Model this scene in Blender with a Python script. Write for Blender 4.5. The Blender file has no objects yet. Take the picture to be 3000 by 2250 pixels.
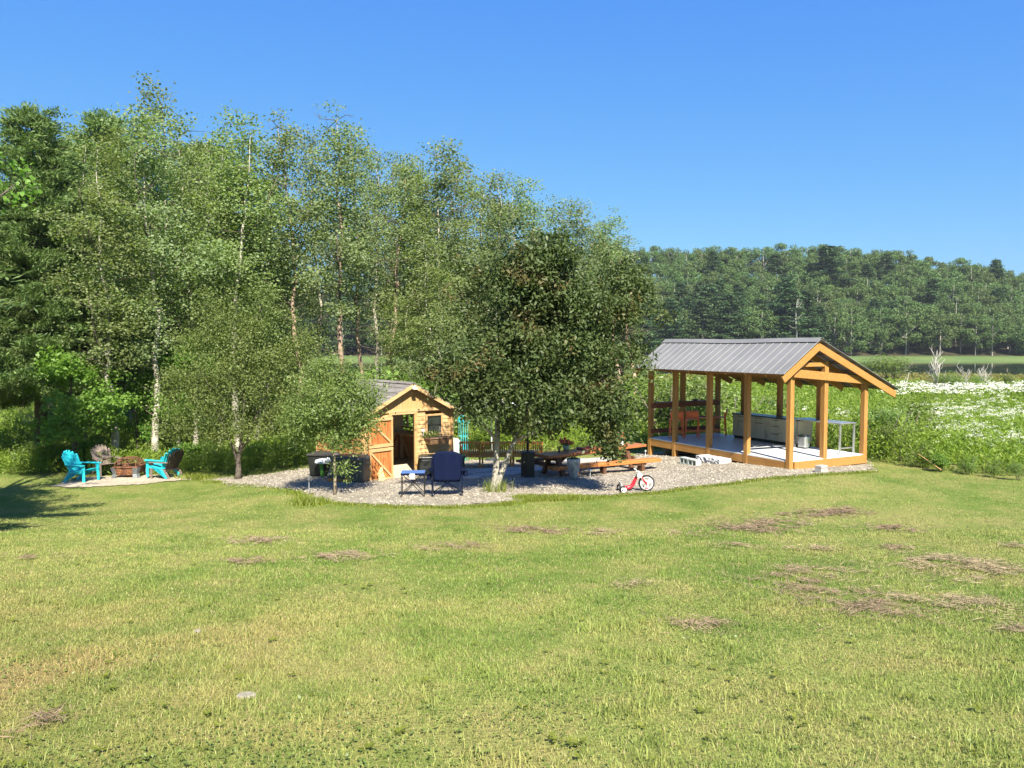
import bpy, math, random
import numpy as np
from mathutils import Vector, Matrix

R = math.radians
scene = bpy.context.scene
C = scene.collection

# ------------------------------------------------------------------ camera
CAMZ = 3.48
PITCH = 2.92
cam_d = bpy.data.cameras.new('camera')
cam = bpy.data.objects.new('camera', cam_d)
C.objects.link(cam)
cam.location = (0, 0, CAMZ)
cam.rotation_euler = (R(90 - PITCH), 0, 0)
cam_d.sensor_width = 36
cam_d.lens = 27.04
cam_d.clip_start = 0.05
cam_d.clip_end = 3000
scene.camera = cam

# ------------------------------------------------------------------ light
SUN_EL, SUN_AZ = 44.0, 14.7          # degrees; azimuth measured to the right of straight behind the camera
sx, sy = math.sin(R(SUN_AZ)), -math.cos(R(SUN_AZ))
sdir = Vector((sx*math.cos(R(SUN_EL)), sy*math.cos(R(SUN_EL)), math.sin(R(SUN_EL))))
sun_d = bpy.data.lights.new('sun', 'SUN')
sun_d.energy = 5.0
sun_d.angle = R(0.6)
sun_d.color = (1.0, 0.93, 0.80)
sun = bpy.data.objects.new('sun', sun_d)
C.objects.link(sun)
sun.rotation_euler = sdir.to_track_quat('Z', 'Y').to_euler()
sun.location = (20, -30, 40)

world = bpy.data.worlds.new('World')
scene.world = world
world.use_nodes = True
wn = world.node_tree
wn.nodes.clear()
sky = wn.nodes.new('ShaderNodeTexSky')
sky.sky_type = 'NISHITA'
sky.sun_disc = False
sky.sun_elevation = R(SUN_EL)
sky.sun_rotation = math.atan2(sx, sy)
sky.altitude = 50
sky.air_density = 1.15
sky.dust_density = 0.35
sky.ozone_density = 3.2
# the camera's rendering of a clear northern sky: deeper blue overhead, softer horizon
sc_ = wn.nodes.new('ShaderNodeSeparateColor'); cc_ = wn.nodes.new('ShaderNodeCombineColor')
wn.links.new(sky.outputs[0], sc_.inputs[0])
for i_, (k_, g_) in enumerate(((0.405, 0.95), (1.03, 0.69), (4.35, 0.13))):
    pw_n = wn.nodes.new('ShaderNodeMath'); pw_n.operation = 'POWER'; pw_n.inputs[1].default_value = g_; wn.links.new(sc_.outputs[i_], pw_n.inputs[0])
    ml_n = wn.nodes.new('ShaderNodeMath'); ml_n.operation = 'MULTIPLY'; ml_n.inputs[1].default_value = k_; wn.links.new(pw_n.outputs[0], ml_n.inputs[0])
    wn.links.new(ml_n.outputs[0], cc_.inputs[i_])
bg = wn.nodes.new('ShaderNodeBackground')
bg.inputs['Strength'].default_value = 0.0615
wo = wn.nodes.new('ShaderNodeOutputWorld')
wn.links.new(cc_.outputs[0], bg.inputs['Color'])
wn.links.new(bg.outputs[0], wo.inputs['Surface'])

scene.view_settings.view_transform = 'Standard'
scene.view_settings.look = 'None'
scene.view_settings.gamma = 1.0
scene.view_settings.exposure = 1.52
scene.view_settings.use_curve_mapping = False
try:
    scene.cycles.max_bounces = 6
    scene.cycles.diffuse_bounces = 3
    scene.cycles.glossy_bounces = 3
    scene.cycles.transmission_bounces = 4
    scene.cycles.transparent_max_bounces = 6
    scene.cycles.volume_bounces = 0
except Exception:
    pass

# ------------------------------------------------------------------ ground height
_ys = np.array([-60, -10, 0, 4, 8, 12, 15, 17, 19, 21.5, 25, 30, 40, 60, 112, 126, 214, 224, 240, 252, 290, 322, 360, 900.])
_zs = np.array([9.0, 3.1, 1.9, 1.40, 0.90, 0.42, 0.14, 0.02, -0.06, -0.17, -0.34, -0.58, -0.80, -0.93, -1.02, -1.7, -1.7, -1.12, -0.35, 1.2, 14, 29.5, 31, 31])
_yf = np.arange(-60, 900, 0.25)
_zf = np.interp(_yf, _ys, _zs)
_k = np.exp(-0.5*(np.arange(-12, 13)/5.0)**2); _k /= _k.sum()
_zf = np.convolve(np.pad(_zf, 12, mode='edge'), _k, mode='valid')
def S(t):
    t = np.clip(t, 0, 1)
    return t*t*(3-2*t)
def g(x, y):
    x = np.asarray(x, float); y = np.asarray(y, float)
    z = np.interp(y, _yf, _zf)
    z = z + 0.2*S((x-3)/4)*S((y-13)/6)*(1-S((y-26)/8))
    z = z - 0.40*S((-x-5)/4)*S((y-11)/9)*(1-S((y-45)/20))
    z = z + (0.13*np.sin(x*0.13+2)+0.09*np.sin(x*0.31)+0.05*np.sin(x*0.9))*S((y-95)/15)*(1-S((y-226)/8))
    z = z + 0.015*np.sin(x*0.9+1)*np.sin(y*0.7)*(1-S((y-60)/40)) + 0.01*np.sin(x*2.1)*np.cos(y*1.7+x)*(1-S((y-60)/40))
    hill = S((y-240)/60)
    z = z*(1 - hill*(0.36*S((x-135)/95) + 0.12*S((60-x)/80)))
    return z
def gz(x, y): return float(g(x, y))

F = 2253.0
cp, sp = math.cos(R(PITCH)), math.sin(R(PITCH))
def ray(px, py):
    dx = (px-1500)/F; dz = (1125-py)/F
    return np.array([dx, cp + dz*sp, -sp + dz*cp])
def at_z(px, py, z):
    d = ray(px, py); t = (z-CAMZ)/d[2]
    return Vector((d[0]*t, d[1]*t, z))
def at_y(px, py, y):
    d = ray(px, py); t = y/d[1]
    return Vector((d[0]*t, y, CAMZ + d[2]*t))
def on_g(px, py):
    d = ray(px, py); t = 3.0
    while t < 400:
        if CAMZ + d[2]*t < g(d[0]*t, d[1]*t): break
        t += 0.05
    return Vector((d[0]*t, d[1]*t, gz(d[0]*t, d[1]*t)))

# ------------------------------------------------------------------ tagging
def tag(o, label, cat=None, group=None, kind=None):
    if label: o['label'] = label
    if cat: o['category'] = cat
    if group: o['group'] = group
    if kind: o['kind'] = kind
    return o
def thing(name, label, cat, loc=(0, 0, 0), rz=0.0, group=None):
    o = bpy.data.objects.new(name, None)
    o.empty_display_size = 0.2
    C.objects.link(o)
    o.location = loc; o.rotation_euler = (0, 0, rz)
    return tag(o, label, cat, group)
def kids(o): return [c for c in bpy.data.objects if c.parent == o]
def copy_tree(o, parent=None):
    c = o.copy(); C.objects.link(c)
    if parent is not None: c.parent = parent
    for ch in kids(o): copy_tree(ch, c)
    return c

# ------------------------------------------------------------------ mesh building
class MB:
    def __init__(s): s.v = []; s.f = []
    def add(s, vs, fs):
        n = len(s.v); s.v += [tuple(v) for v in vs]
        s.f += [tuple(i+n for i in f) for f in fs]; return s
    def box(s, cx, cy, cz, dx, dy, dz, m=None):
        vs = [Vector((x*dx/2, y*dy/2, z*dz/2)) for x in (-1, 1) for y in (-1, 1) for z in (-1, 1)]
        if m is not None: vs = [m @ v for v in vs]
        vs = [v + Vector((cx, cy, cz)) for v in vs]
        return s.add(vs, [(0, 1, 3, 2), (4, 6, 7, 5), (0, 4, 5, 1), (2, 3, 7, 6), (0, 2, 6, 4), (1, 5, 7, 3)])
    def beam(s, p0, p1, w, h, up=(0, 0, 1)):
        p0 = Vector(p0); p1 = Vector(p1); d = (p1-p0).normalized(); u = Vector(up)
        side = d.cross(u)
        if side.length < 1e-4: side = d.cross(Vector((1, 0, 0)))
        side.normalize(); u = side.cross(d).normalized()
        vs = []
        for p in (p0, p1):
            for a, b in ((-1, -1), (1, -1), (1, 1), (-1, 1)):
                vs.append(p + side*(a*w/2) + u*(b*h/2))
        return s.add(vs, [(3, 2, 1, 0), (4, 5, 6, 7), (0, 1, 5, 4), (1, 2, 6, 5), (2, 3, 7, 6), (3, 0, 4, 7)])
    def tube(s, pts, rad, n=6, cap=True):
        pts = [Vector(p) for p in pts]
        if not hasattr(rad, '__len__'): rad = [rad]*len(pts)
        rings = []
        prev = None
        for i, p in enumerate(pts):
            d = (pts[min(i+1, len(pts)-1)] - pts[max(i-1, 0)])
            if d.length < 1e-7: d = Vector((0, 0, 1))
            d.normalize()
            a = prev if prev is not None else (Vector((1, 0, 0)) if abs(d.x) < 0.9 else Vector((0, 1, 0)))
            a = (a - d*a.dot(d))
            if a.length < 1e-5: a = Vector((0, 1, 0)) - d*d.y
            a.normalize(); b = d.cross(a); prev = a
            rings.append([p + (a*math.cos(2*math.pi*k/n) + b*math.sin(2*math.pi*k/n))*rad[i] for k in range(n)])
        vs = [v for r in rings for v in r]; fs = []
        for i in range(len(rings)-1):
            for k in range(n):
                fs.append((i*n+k, i*n+(k+1) % n, (i+1)*n+(k+1) % n, (i+1)*n+k))
        if cap:
            fs.append(tuple(range(n-1, -1, -1))); fs.append(tuple((len(rings)-1)*n+k for k in range(n)))
        return s.add(vs, fs)
    def lathe(s, prof, n=20, c=(0, 0, 0), axis='z'):
        vs = []; fs = []
        for r, z in prof:
            for k in range(n):
                a = 2*math.pi*k/n
                if axis == 'z': vs.append((c[0]+r*math.cos(a), c[1]+r*math.sin(a), c[2]+z))
                else: vs.append((c[0]+r*math.cos(a), c[1]+z, c[2]+r*math.sin(a)))
        for i in range(len(prof)-1):
            for k in range(n): fs.append((i*n+k, i*n+(k+1) % n, (i+1)*n+(k+1) % n, (i+1)*n+k))
        return s.add(vs, fs)
    def prism(s, poly, z0, z1, m=None):
        n = len(poly)
        vs = [Vector((p[0], p[1], z0)) for p in poly] + [Vector((p[0], p[1], z1)) for p in poly]
        if m is not None: vs = [m @ v for v in vs]
        fs = [tuple(range(n-1, -1, -1)), tuple(range(n, 2*n))] + [(i, (i+1) % n, n+(i+1) % n, n+i) for i in range(n)]
        return s.add(vs, fs)
    def build(s, name, mat, parent=None, bevel=0, smooth=False, loc=None):
        me = bpy.data.meshes.new(name); me.from_pydata(s.v, [], s.f)
        me.materials.append(mat)
        if smooth: me.polygons.foreach_set('use_smooth', [True]*len(me.polygons))
        me.update()
        o = bpy.data.objects.new(name, me); C.objects.link(o)
        if parent is not None: o.parent = parent
        if loc is not None: o.location = loc
        if bevel:
            b = o.modifiers.new('bevel', 'BEVEL'); b.width = bevel; b.segments = 2; b.limit_method = 'ANGLE'
        return o

def np_mesh(name, V, Fc, mat, parent=None, attrs=None, smooth=False):
    """V (n,3), Fc (m,k) with k = 3 or 4; attrs {name: per-face float}"""
    me = bpy.data.meshes.new(name)
    V = np.ascontiguousarray(V, np.float32); m, k = Fc.shape
    me.vertices.add(len(V)); me.vertices.foreach_set('co', V.ravel())
    me.loops.add(m*k); me.loops.foreach_set('vertex_index', Fc.astype(np.int32).ravel())
    me.polygons.add(m); me.polygons.foreach_set('loop_start', np.arange(0, m*k, k, dtype=np.int32))
    try: me.polygons.foreach_set('loop_total', np.full(m, k, np.int32))
    except Exception: pass
    if smooth: me.polygons.foreach_set('use_smooth', np.ones(m, bool))
    me.update(calc_edges=True)
    if attrs:
        for an, av in attrs.items():
            a = me.attributes.new(an, 'FLOAT', 'FACE'); a.data.foreach_set('value', np.asarray(av, np.float32))
    me.materials.append(mat)
    o = bpy.data.objects.new(name, me); C.objects.link(o)
    if parent is not None: o.parent = parent
    return o

def norm(a): return a/np.maximum(np.linalg.norm(a, axis=-1, keepdims=True), 1e-9)
def leaf_quads(c, d, nrm, L, W):
    """rhombic leaves: centre c, long axis d, normal nrm"""
    d = norm(d); side = norm(np.cross(d, nrm))
    L = np.asarray(L).reshape(-1, 1); W = np.asarray(W).reshape(-1, 1)
    n2 = np.cross(side, d)
    V = np.stack([c-d*L*0.5, c+side*W*0.5+n2*W*0.12, c+d*L*0.5, c-side*W*0.5+n2*W*0.12], 1).reshape(-1, 3)
    Fc = np.arange(len(c)*4).reshape(-1, 4)
    return V, Fc

# ------------------------------------------------------------------ materials
class NT:
    def __init__(s, name):
        s.m = bpy.data.materials.new(name); s.m.use_nodes = True; s.t = s.m.node_tree; s.t.nodes.clear()
        s.out = s.n('ShaderNodeOutputMaterial')
    def n(s, typ, **kw):
        nd = s.t.nodes.new(typ)
        for k, v in kw.items(): setattr(nd, k, v)
        return nd
    def l(s, a, b): s.t.links.new(a, b)
    def val(s, sock, v):
        if hasattr(v, 'is_output') or isinstance(v, bpy.types.NodeSocket): s.l(v, sock)
        elif hasattr(v, '__len__'): sock.default_value = (v[0], v[1], v[2], 1) if len(v) == 3 and sock.type == 'RGBA' else v
        else: sock.default_value = v
    def mix(s, f, a, b, mode='MIX'):
        nd = s.n('ShaderNodeMix', data_type='RGBA', blend_type=mode)
        s.val(nd.inputs[0], f); s.val(nd.inputs[6], a); s.val(nd.inputs[7], b); return nd.outputs[2]
    def coord(s, kind='Object', scale=None):
        tc = s.n('ShaderNodeTexCoord'); o = tc.outputs[kind]
        if scale is not None:
            mp = s.n('ShaderNodeMapping'); s.l(o, mp.inputs[0]); mp.inputs['Scale'].default_value = scale; o = mp.outputs[0]
        return o
    def noise(s, vec, sc, det=3, rough=0.55):
        nd = s.n('ShaderNodeTexNoise'); s.l(vec, nd.inputs['Vector']); nd.inputs['Scale'].default_value = sc
        nd.inputs['Detail'].default_value = det; nd.inputs['Roughness'].default_value = rough; return nd.outputs['Fac']
    def rng(s, v, a, b, c=0.0, d=1.0):
        nd = s.n('ShaderNodeMapRange'); s.val(nd.inputs[0], v)
        for i, q in enumerate((a, b, c, d)): nd.inputs[i+1].default_value = q
        return nd.outputs[0]
    def math(s, op, a, b=0.0):
        nd = s.n('ShaderNodeMath', operation=op); s.val(nd.inputs[0], a); s.val(nd.inputs[1], b); return nd.outputs[0]
    def attr(s, name):
        nd = s.n('ShaderNodeAttribute'); nd.attribute_name = name; return nd.outputs['Fac']
    def bump(s, h, strength=0.3, dist=0.01):
        nd = s.n('ShaderNodeBump'); s.l(h, nd.inputs['Height']); nd.inputs['Strength'].default_value = strength
        nd.inputs['Distance'].default_value = dist; return nd.outputs[0]
    def principled(s, col, rough=0.6, metal=0.0, spec=0.4, nrm=None, **kw):
        p = s.n('ShaderNodeBsdfPrincipled'); s.val(p.inputs['Base Color'], col); s.val(p.inputs['Roughness'], rough)
        p.inputs['Metallic'].default_value = metal; p.inputs['Specular IOR Level'].default_value = spec
        if nrm is not None: s.l(nrm, p.inputs['Normal'])
        for k, v in kw.items(): p.inputs[k].default_value = v
        return p.outputs[0]
    def done(s, sh): s.l(sh, s.out.inputs['Surface']); return s.m

def plain(name, col, rough=0.5, metal=0.0, var=0.12, sc=6.0, bump=0.0, spec=0.4, stretch=(1, 1, 1)):
    t = NT(name); v = t.coord('Object', stretch)
    n1 = t.noise(v, sc, 4); n2 = t.noise(v, sc*7, 3)
    dk = tuple(c*(1-var*1.6) for c in col); lt = tuple(min(1, c*(1+var)) for c in col)
    c = t.mix(t.rng(n1, 0.3, 0.7), dk, lt)
    c = t.mix(t.rng(n2, 0.35, 0.75, 0, 0.35), c, tuple(q*0.75 for q in col))
    r = t.rng(n1, 0.3, 0.7, max(0.02, rough-0.08), min(1, rough+0.1))
    return t.done(t.principled(c, r, metal, spec, t.bump(n2, bump, 0.01) if bump else None))

def wood(name, base, dark, axis=0, gs=3.0, rough=0.62, blotch=0.35, blotch_col=None):
    t = NT(name)
    sc = [14, 14, 14]; sc[axis] = 1.0
    v = t.coord('Object', tuple(sc)); v2 = t.coord('Object')
    n1 = t.noise(v, gs, 5, 0.65); n2 = t.noise(v2, 2.2, 4); n3 = t.noise(v, gs*5, 3)
    c = t.mix(t.rng(n1, 0.35, 0.68), base, dark)
    c = t.mix(t.rng(n2, 0.5, 0.72, 0, blotch), c, blotch_col or dark)
    c = t.mix(t.rng(n3, 0.5, 0.8, 0, 0.3), c, tuple(q*0.5 for q in dark))
    return t.done(t.principled(c, rough, 0, 0.35, t.bump(n1, 0.35, 0.004)))

def leafmat(name, cols, transl=0.35, rough=0.45, spec=0.45, clump=0.7, red=None, tcol=(1.5, 1.7, 0.6)):
    t = NT(name)
    v = t.attr('v'); n1 = t.noise(t.coord('Object'), clump, 3)
    c = t.mix(t.rng(v, 0, 1), cols[0], cols[1])
    c = t.mix(t.rng(v, 0.8, 1.0), c, cols[2])
    c = t.mix(t.rng(n1, 0.35, 0.68, 0, 0.55), c, cols[3])
    if red: c = t.mix(t.math('MULTIPLY', t.rng(t.noise(t.coord('Object'), 1.3, 2), 0.55, 0.68, 0, 0.65), t.rng(v, 0.35, 0.6)), c, red)
    oi = t.n('ShaderNodeObjectInfo')
    hsv = t.n('ShaderNodeHueSaturation'); t.l(c, hsv.inputs['Color'])
    t.l(t.rng(oi.outputs['Random'], 0, 1, 0.485, 0.515), hsv.inputs['Hue']); t.l(t.rng(oi.outputs['Random'], 0, 1, 0.82, 1.15), hsv.inputs['Value'])
    c = hsv.outputs[0]
    p = t.principled(c, rough, 0, spec)
    tr = t.n('ShaderNodeBsdfTranslucent'); t.l(t.mix(1.0, c, tcol, 'MULTIPLY'), tr.inputs['Color'])
    ms = t.n('ShaderNodeMixShader'); ms.inputs[0].default_value = transl
    t.l(p, ms.inputs[1]); t.l(tr.outputs[0], ms.inputs[2])
    return t.done(ms.outputs[0])

M = {}
M['cedar'] = wood('cedar_boards', (0.50, 0.34, 0.17), (0.42, 0.26, 0.11), 0, 2.5, blotch=0.4)
M['cedar_v'] = wood('cedar_boards_upright', (0.50, 0.32, 0.145), (0.40, 0.23, 0.085), 2, 2.5, blotch=0.5)
M['door_wood'] = wood('stained_door_boards', (0.50, 0.22, 0.065), (0.24, 0.065, 0.018), 2, 2.0, blotch=0.85, blotch_col=(0.27, 0.07, 0.02))
M['post'] = wood('stained_post_timber', (0.40, 0.205, 0.058), (0.28, 0.135, 0.034), 2, 1.6, rough=0.55, blotch=0.5)
M['beam'] = wood('stained_beam_timber', (0.40, 0.205, 0.058), (0.28, 0.135, 0.034), 0, 1.6, rough=0.55, blotch=0.5)
M['redwood'] = wood('red_stained_wood', (0.20, 0.065, 0.026), (0.13, 0.035, 0.015), 0, 2.0)
M['table_top'] = wood('slab_table_top', (0.42, 0.15, 0.055), (0.26, 0.085, 0.03), 0, 2.2, rough=0.42)
M['table_edge'] = wood('slab_table_edge', (0.50, 0.20, 0.05), (0.30, 0.10, 0.03), 0, 2.2, rough=0.5)
M['table_leg'] = wood('dark_table_leg', (0.13, 0.06, 0.03), (0.07, 0.03, 0.015), 2, 2.2)
M['teak'] = wood('teak_slats', (0.74, 0.31, 0.08), (0.55, 0.19, 0.04), 2, 2.0, rough=0.5)
M['pine_new'] = wood('fresh_pine_plank', (0.66, 0.44, 0.19), (0.52, 0.30, 0.11), 2, 2.0)
M['ply'] = plain('pale_floor_boards', (0.52, 0.45, 0.34), 0.6, var=0.06, sc=2)
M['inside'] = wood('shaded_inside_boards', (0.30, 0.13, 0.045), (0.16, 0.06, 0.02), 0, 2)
M['metal_roof'] = plain('galvanised_roof_sheet', (0.168, 0.168, 0.166), 0.55, 0.0, 0.10, 0.9, spec=0.25)
M['steel'] = plain('brushed_stainless_steel', (0.56, 0.52, 0.45), 0.34, 0.5, 0.10, 1.3, stretch=(6, 6, 0.6))
M['steel_l'] = plain('light_steel', (0.62, 0.63, 0.62), 0.28, 0.8, 0.05, 3)
M['black'] = plain('black_metal', (0.018, 0.018, 0.018), 0.4, 0.0, 0.1, 5)
M['black_pl'] = plain('black_plastic', (0.018, 0.02, 0.018), 0.38, 0, 0.2, 4, 0.1)
M['char_pl'] = plain('charcoal_plastic', (0.05, 0.062, 0.065), 0.42, 0, 0.12, 4, 0.1)
M['tarp'] = plain('dusty_grey_tarp', (0.13, 0.13, 0.135), 0.6, 0, 0.25, 5, 0.4)
M['counter'] = plain('dark_stone_counter', (0.035, 0.037, 0.042), 0.3, 0, 0.3, 12)
M['deck'] = plain('pale_grey_deck_boards', (0.60, 0.61, 0.62), 0.45, 0, 0.04, 2.5)
M['orange'] = plain('orange_red_plastic', (0.88, 0.19, 0.05), 0.45, 0, 0.05, 4)
M['turq'] = plain('turquoise_plastic', (0.025, 0.52, 0.60), 0.42, 0, 0.06, 5)
M['brown_pl'] = plain('brown_grey_plastic', (0.19, 0.145, 0.12), 0.6, 0, 0.12, 5)
M['dkbrown_pl'] = plain('dark_brown_plastic', (0.04, 0.03, 0.026), 0.5, 0, 0.12, 5)
M['rust'] = plain('rusty_iron', (0.16, 0.07, 0.035), 0.75, 0.1, 0.45, 7, 0.4)
M['grey_iron'] = plain('grey_iron', (0.13, 0.14, 0.145), 0.6, 0.1, 0.15, 6)
M['navy'] = plain('navy_canvas', (0.006, 0.010, 0.034), 0.9, 0, 0.15, 7, 0.3, spec=0.05)
M['navy_l'] = plain('blue_canvas_trim', (0.06, 0.13, 0.32), 0.8, 0, 0.1, 7)
M['white'] = plain('white_paint', (0.75, 0.75, 0.72), 0.5, 0, 0.05, 5)
M['paper'] = plain('white_paper', (0.8, 0.8, 0.8), 0.8, 0, 0.02, 5)
M['cloth'] = plain('cream_canvas', (0.66, 0.64, 0.55), 0.9, 0, 0.08, 5, 0.3)
M['glass'] = None
t = NT('window_glass'); M['glass'] = t.done(t.principled((0.02, 0.024, 0.024), 0.04, 0, 0.8))
M['cmu'] = plain('concrete_block', (0.42, 0.46, 0.42), 0.9, 0, 0.12, 14, 0.5)
t = NT('rough_granite'); v = t.coord()
M['granite'] = t.done(t.principled(t.mix(t.rng(t.noise(v, 22, 4, 0.7), 0.35, 0.7), (0.34, 0.35, 0.36), (0.60, 0.60, 0.59)), 0.85, 0, 0.3, t.bump(t.noise(v, 14, 5, 0.7), 0.9, 0.04)))
M['slate'] = plain('pale_flagstone', (0.36, 0.34, 0.31), 0.85, 0, 0.12, 5, 0.5)
t = NT('mottled_galvanised'); v = t.coord('Object', (1, 1, 0.55))
M['galv'] = t.done(t.principled(t.mix(t.rng(t.noise(v, 7, 4, 0.6), 0.38, 0.62), (0.20, 0.22, 0.23), (0.50, 0.51, 0.50)), 0.6, 0.15, 0.3, t.bump(t.noise(v, 9, 3), 0.3, 0.02)))
M['rubber'] = plain('black_rubber', (0.02, 0.02, 0.021), 0.6, 0, 0.1, 6)
M['red'] = plain('red_plastic', (0.58, 0.018, 0.035), 0.3, 0, 0.06, 5)
M['grey_seat'] = plain('silver_grey_plastic', (0.33, 0.33, 0.33), 0.4, 0.1, 0.06, 5)
M['teal'] = plain('pale_teal_glaze', (0.28, 0.42, 0.38), 0.35, 0, 0.08, 8)
M['petal'] = plain('coral_petals', (0.85, 0.16, 0.09), 0.6, 0, 0.25, 30)
M['petal_y'] = plain('yellow_petals', (0.72, 0.60, 0.08), 0.6, 0, 0.15, 30)
M['petal_w'] = plain('white_petals', (0.62, 0.62, 0.53), 0.7, 0, 0.05, 20)
M['soil'] = plain('potting_soil', (0.04, 0.03, 0.02), 0.95, 0, 0.2, 20, 0.5)
M['green_toy'] = plain('green_fabric', (0.12, 0.35, 0.05), 0.7, 0, 0.1, 6)
M['shingle'] = None
t = NT('weathered_shingles'); v = t.coord()
br = t.n('ShaderNodeTexBrick'); t.l(v, br.inputs['Vector']); br.inputs['Scale'].default_value = 1.0
for k_, v_ in (('Brick Width', 0.22), ('Row Height', 0.5), ('Mortar Size', 0.004)): br.inputs[k_].default_value = v_
br.inputs['Color1'].default_value = (0.15, 0.135, 0.12, 1); br.inputs['Color2'].default_value = (0.24, 0.225, 0.205, 1); br.inputs['Mortar'].default_value = (0.05, 0.045, 0.04, 1)
M['shingle'] = t.done(t.principled(t.mix(t.rng(t.noise(v, 9, 4), 0.35, 0.7, 0, 0.45), br.outputs[0], (0.13, 0.12, 0.11)), 0.9, 0, 0.2))

def bark(name, a, b, marks, sc=3.0, zs=1.0):
    t = NT(name); v = t.coord('Object', (1, 1, zs)); n1 = t.noise(v, sc, 4, 0.65); n2 = t.noise(t.coord('Object', (1, 1, 4)), sc*2.2, 3)
    c = t.mix(t.rng(n1, 0.38, 0.65), a, b); c = t.mix(t.rng(n2, 0.58, 0.70), c, marks)
    return t.done(t.principled(c, 0.85, 0, 0.2, t.bump(n1, 0.6, 0.02)))
M['bark_pale'] = bark('pale_aspen_bark', (0.40, 0.37, 0.31), (0.27, 0.24, 0.20), (0.08, 0.065, 0.05))
M['bark_pink'] = bark('peeling_pink_bark', (0.38, 0.27, 0.20), (0.24, 0.17, 0.13), (0.10, 0.07, 0.05))
M['bark_grey'] = bark('lichen_grey_bark', (0.36, 0.335, 0.28), (0.20, 0.185, 0.155), (0.09, 0.08, 0.065), 7)
M['bark_dark'] = bark('dark_rough_bark', (0.13, 0.11, 0.09), (0.075, 0.06, 0.05), (0.03, 0.025, 0.02), 5)
M['bark_young'] = bark('smooth_young_bark', (0.36, 0.30, 0.22), (0.28, 0.23, 0.17), (0.18, 0.14, 0.1), 9)
M['dead'] = bark('bleached_dead_wood', (0.44, 0.42, 0.38), (0.30, 0.28, 0.25), (0.2, 0.18, 0.16), 4)

M['leaf_aspen'] = leafmat('aspen_leaves', [(0.125, 0.172, 0.056), (0.235, 0.290, 0.115), (0.35, 0.39, 0.22), (0.165, 0.20, 0.068)], 0.42, 0.55, 0.3)
M['leaf_aspen2'] = leafmat('far_aspen_leaves', [(0.125, 0.172, 0.070), (0.23, 0.28, 0.135), (0.34, 0.38, 0.24), (0.16, 0.20, 0.085)], 0.42, 0.55, 0.3)
M['leaf_apple'] = leafmat('apple_leaves', [(0.100, 0.158, 0.038), (0.18, 0.24, 0.070), (0.28, 0.32, 0.13), (0.135, 0.18, 0.046)], 0.36, 0.48, 0.3)
M['leaf_dark'] = leafmat('dark_fruit_leaves', [(0.040, 0.064, 0.018), (0.085, 0.112, 0.034), (0.115, 0.14, 0.055), (0.066, 0.080, 0.026)], 0.22, 0.5, 0.24, 0.8, red=(0.15, 0.08, 0.04))
M['leaf_maple'] = leafmat('maple_leaves', [(0.10, 0.19, 0.025), (0.16, 0.27, 0.042), (0.22, 0.32, 0.07), (0.10, 0.18, 0.025)], 0.4, 0.5, 0.35)
M['needle'] = leafmat('pine_needles', [(0.085, 0.145, 0.046), (0.145, 0.210, 0.068), (0.21, 0.27, 0.10), (0.10, 0.150, 0.050)], 0.25, 0.6, 0.2)
M['leaf_bush'] = leafmat('bush_leaves', [(0.10, 0.165, 0.028), (0.17, 0.25, 0.048), (0.25, 0.31, 0.09), (0.13, 0.18, 0.035)], 0.35, 0.45, 0.45)
M['leaf_meadow'] = leafmat('meadow_leaves', [(0.125, 0.180, 0.020), (0.215, 0.270, 0.036), (0.30, 0.33, 0.08), (0.175, 0.205, 0.03)], 0.38, 0.5, 0.35, 0.25)
M['leaf_far'] = leafmat('far_oak_leaves', [(0.060, 0.106, 0.028), (0.098, 0.152, 0.038), (0.13, 0.18, 0.052), (0.070, 0.116, 0.030)], 0.2, 0.6, 0.3, 0.12)
M['leaf_far_pine'] = leafmat('far_pine_needles', [(0.036, 0.078, 0.028), (0.066, 0.115, 0.038), (0.09, 0.14, 0.05), (0.045, 0.084, 0.028)], 0.12, 0.6, 0.3, 0.12)
M['leaf_marsh'] = leafmat('marsh_grass', [(0.20, 0.19, 0.06), (0.28, 0.25, 0.09), (0.34, 0.30, 0.13), (0.17, 0.185, 0.05)], 0.3, 0.6, 0.2, 0.12)
M['straw'] = leafmat('dry_straw', [(0.20, 0.150, 0.095), (0.29, 0.22, 0.14), (0.38, 0.30, 0.19), (0.22, 0.16, 0.10)], 0.1, 0.7, 0.2, 2.0, tcol=(1, .9, .7))

# lawn colour shared by the soil sheet and the blades (same world coordinates)
def lawn_colour(t):
    v = t.coord('Object')
    n1 = t.noise(v, 0.22, 4, 0.6); n2 = t.noise(v, 0.9, 4, 0.6); n3 = t.noise(v, 5.0, 4, 0.65)
    sep = t.n('ShaderNodeSeparateXYZ'); t.l(v, sep.inputs[0])
    c = t.mix(t.rng(n1, 0.40, 0.60), (0.145, 0.210, 0.045), (0.228, 0.262, 0.080))
    c = t.mix(t.rng(n2, 0.46, 0.68, 0, 0.8), c, (0.28, 0.265, 0.105))
    c = t.mix(t.rng(n2, 0.47, 0.32, 0, 0.6), c, (0.105, 0.165, 0.034))
    c = t.mix(t.rng(n3, 0.46, 0.30, 0, 0.6), c, (0.075, 0.130, 0.024))
    c = t.mix(t.rng(n3, 0.52, 0.75, 0, 0.5), c, (0.31, 0.25, 0.115))
    # worn, drier grass towards the near left corner
    dl = t.math('MULTIPLY', t.rng(sep.outputs[0], -0.3, -3.2), t.rng(sep.outputs[1], 9.0, 5.0))
    c = t.mix(t.math('MULTIPLY', dl, t.rng(n2, 0.35, 0.6, 0.25, 0.85)), c, (0.30, 0.225, 0.11))
    return c, v, sep, n2, n3
t = NT('lawn_and_field_soil')
c, v, sep, n2, n3 = lawn_colour(t)
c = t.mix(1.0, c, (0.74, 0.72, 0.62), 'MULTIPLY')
Y = sep.outputs[1]
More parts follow.
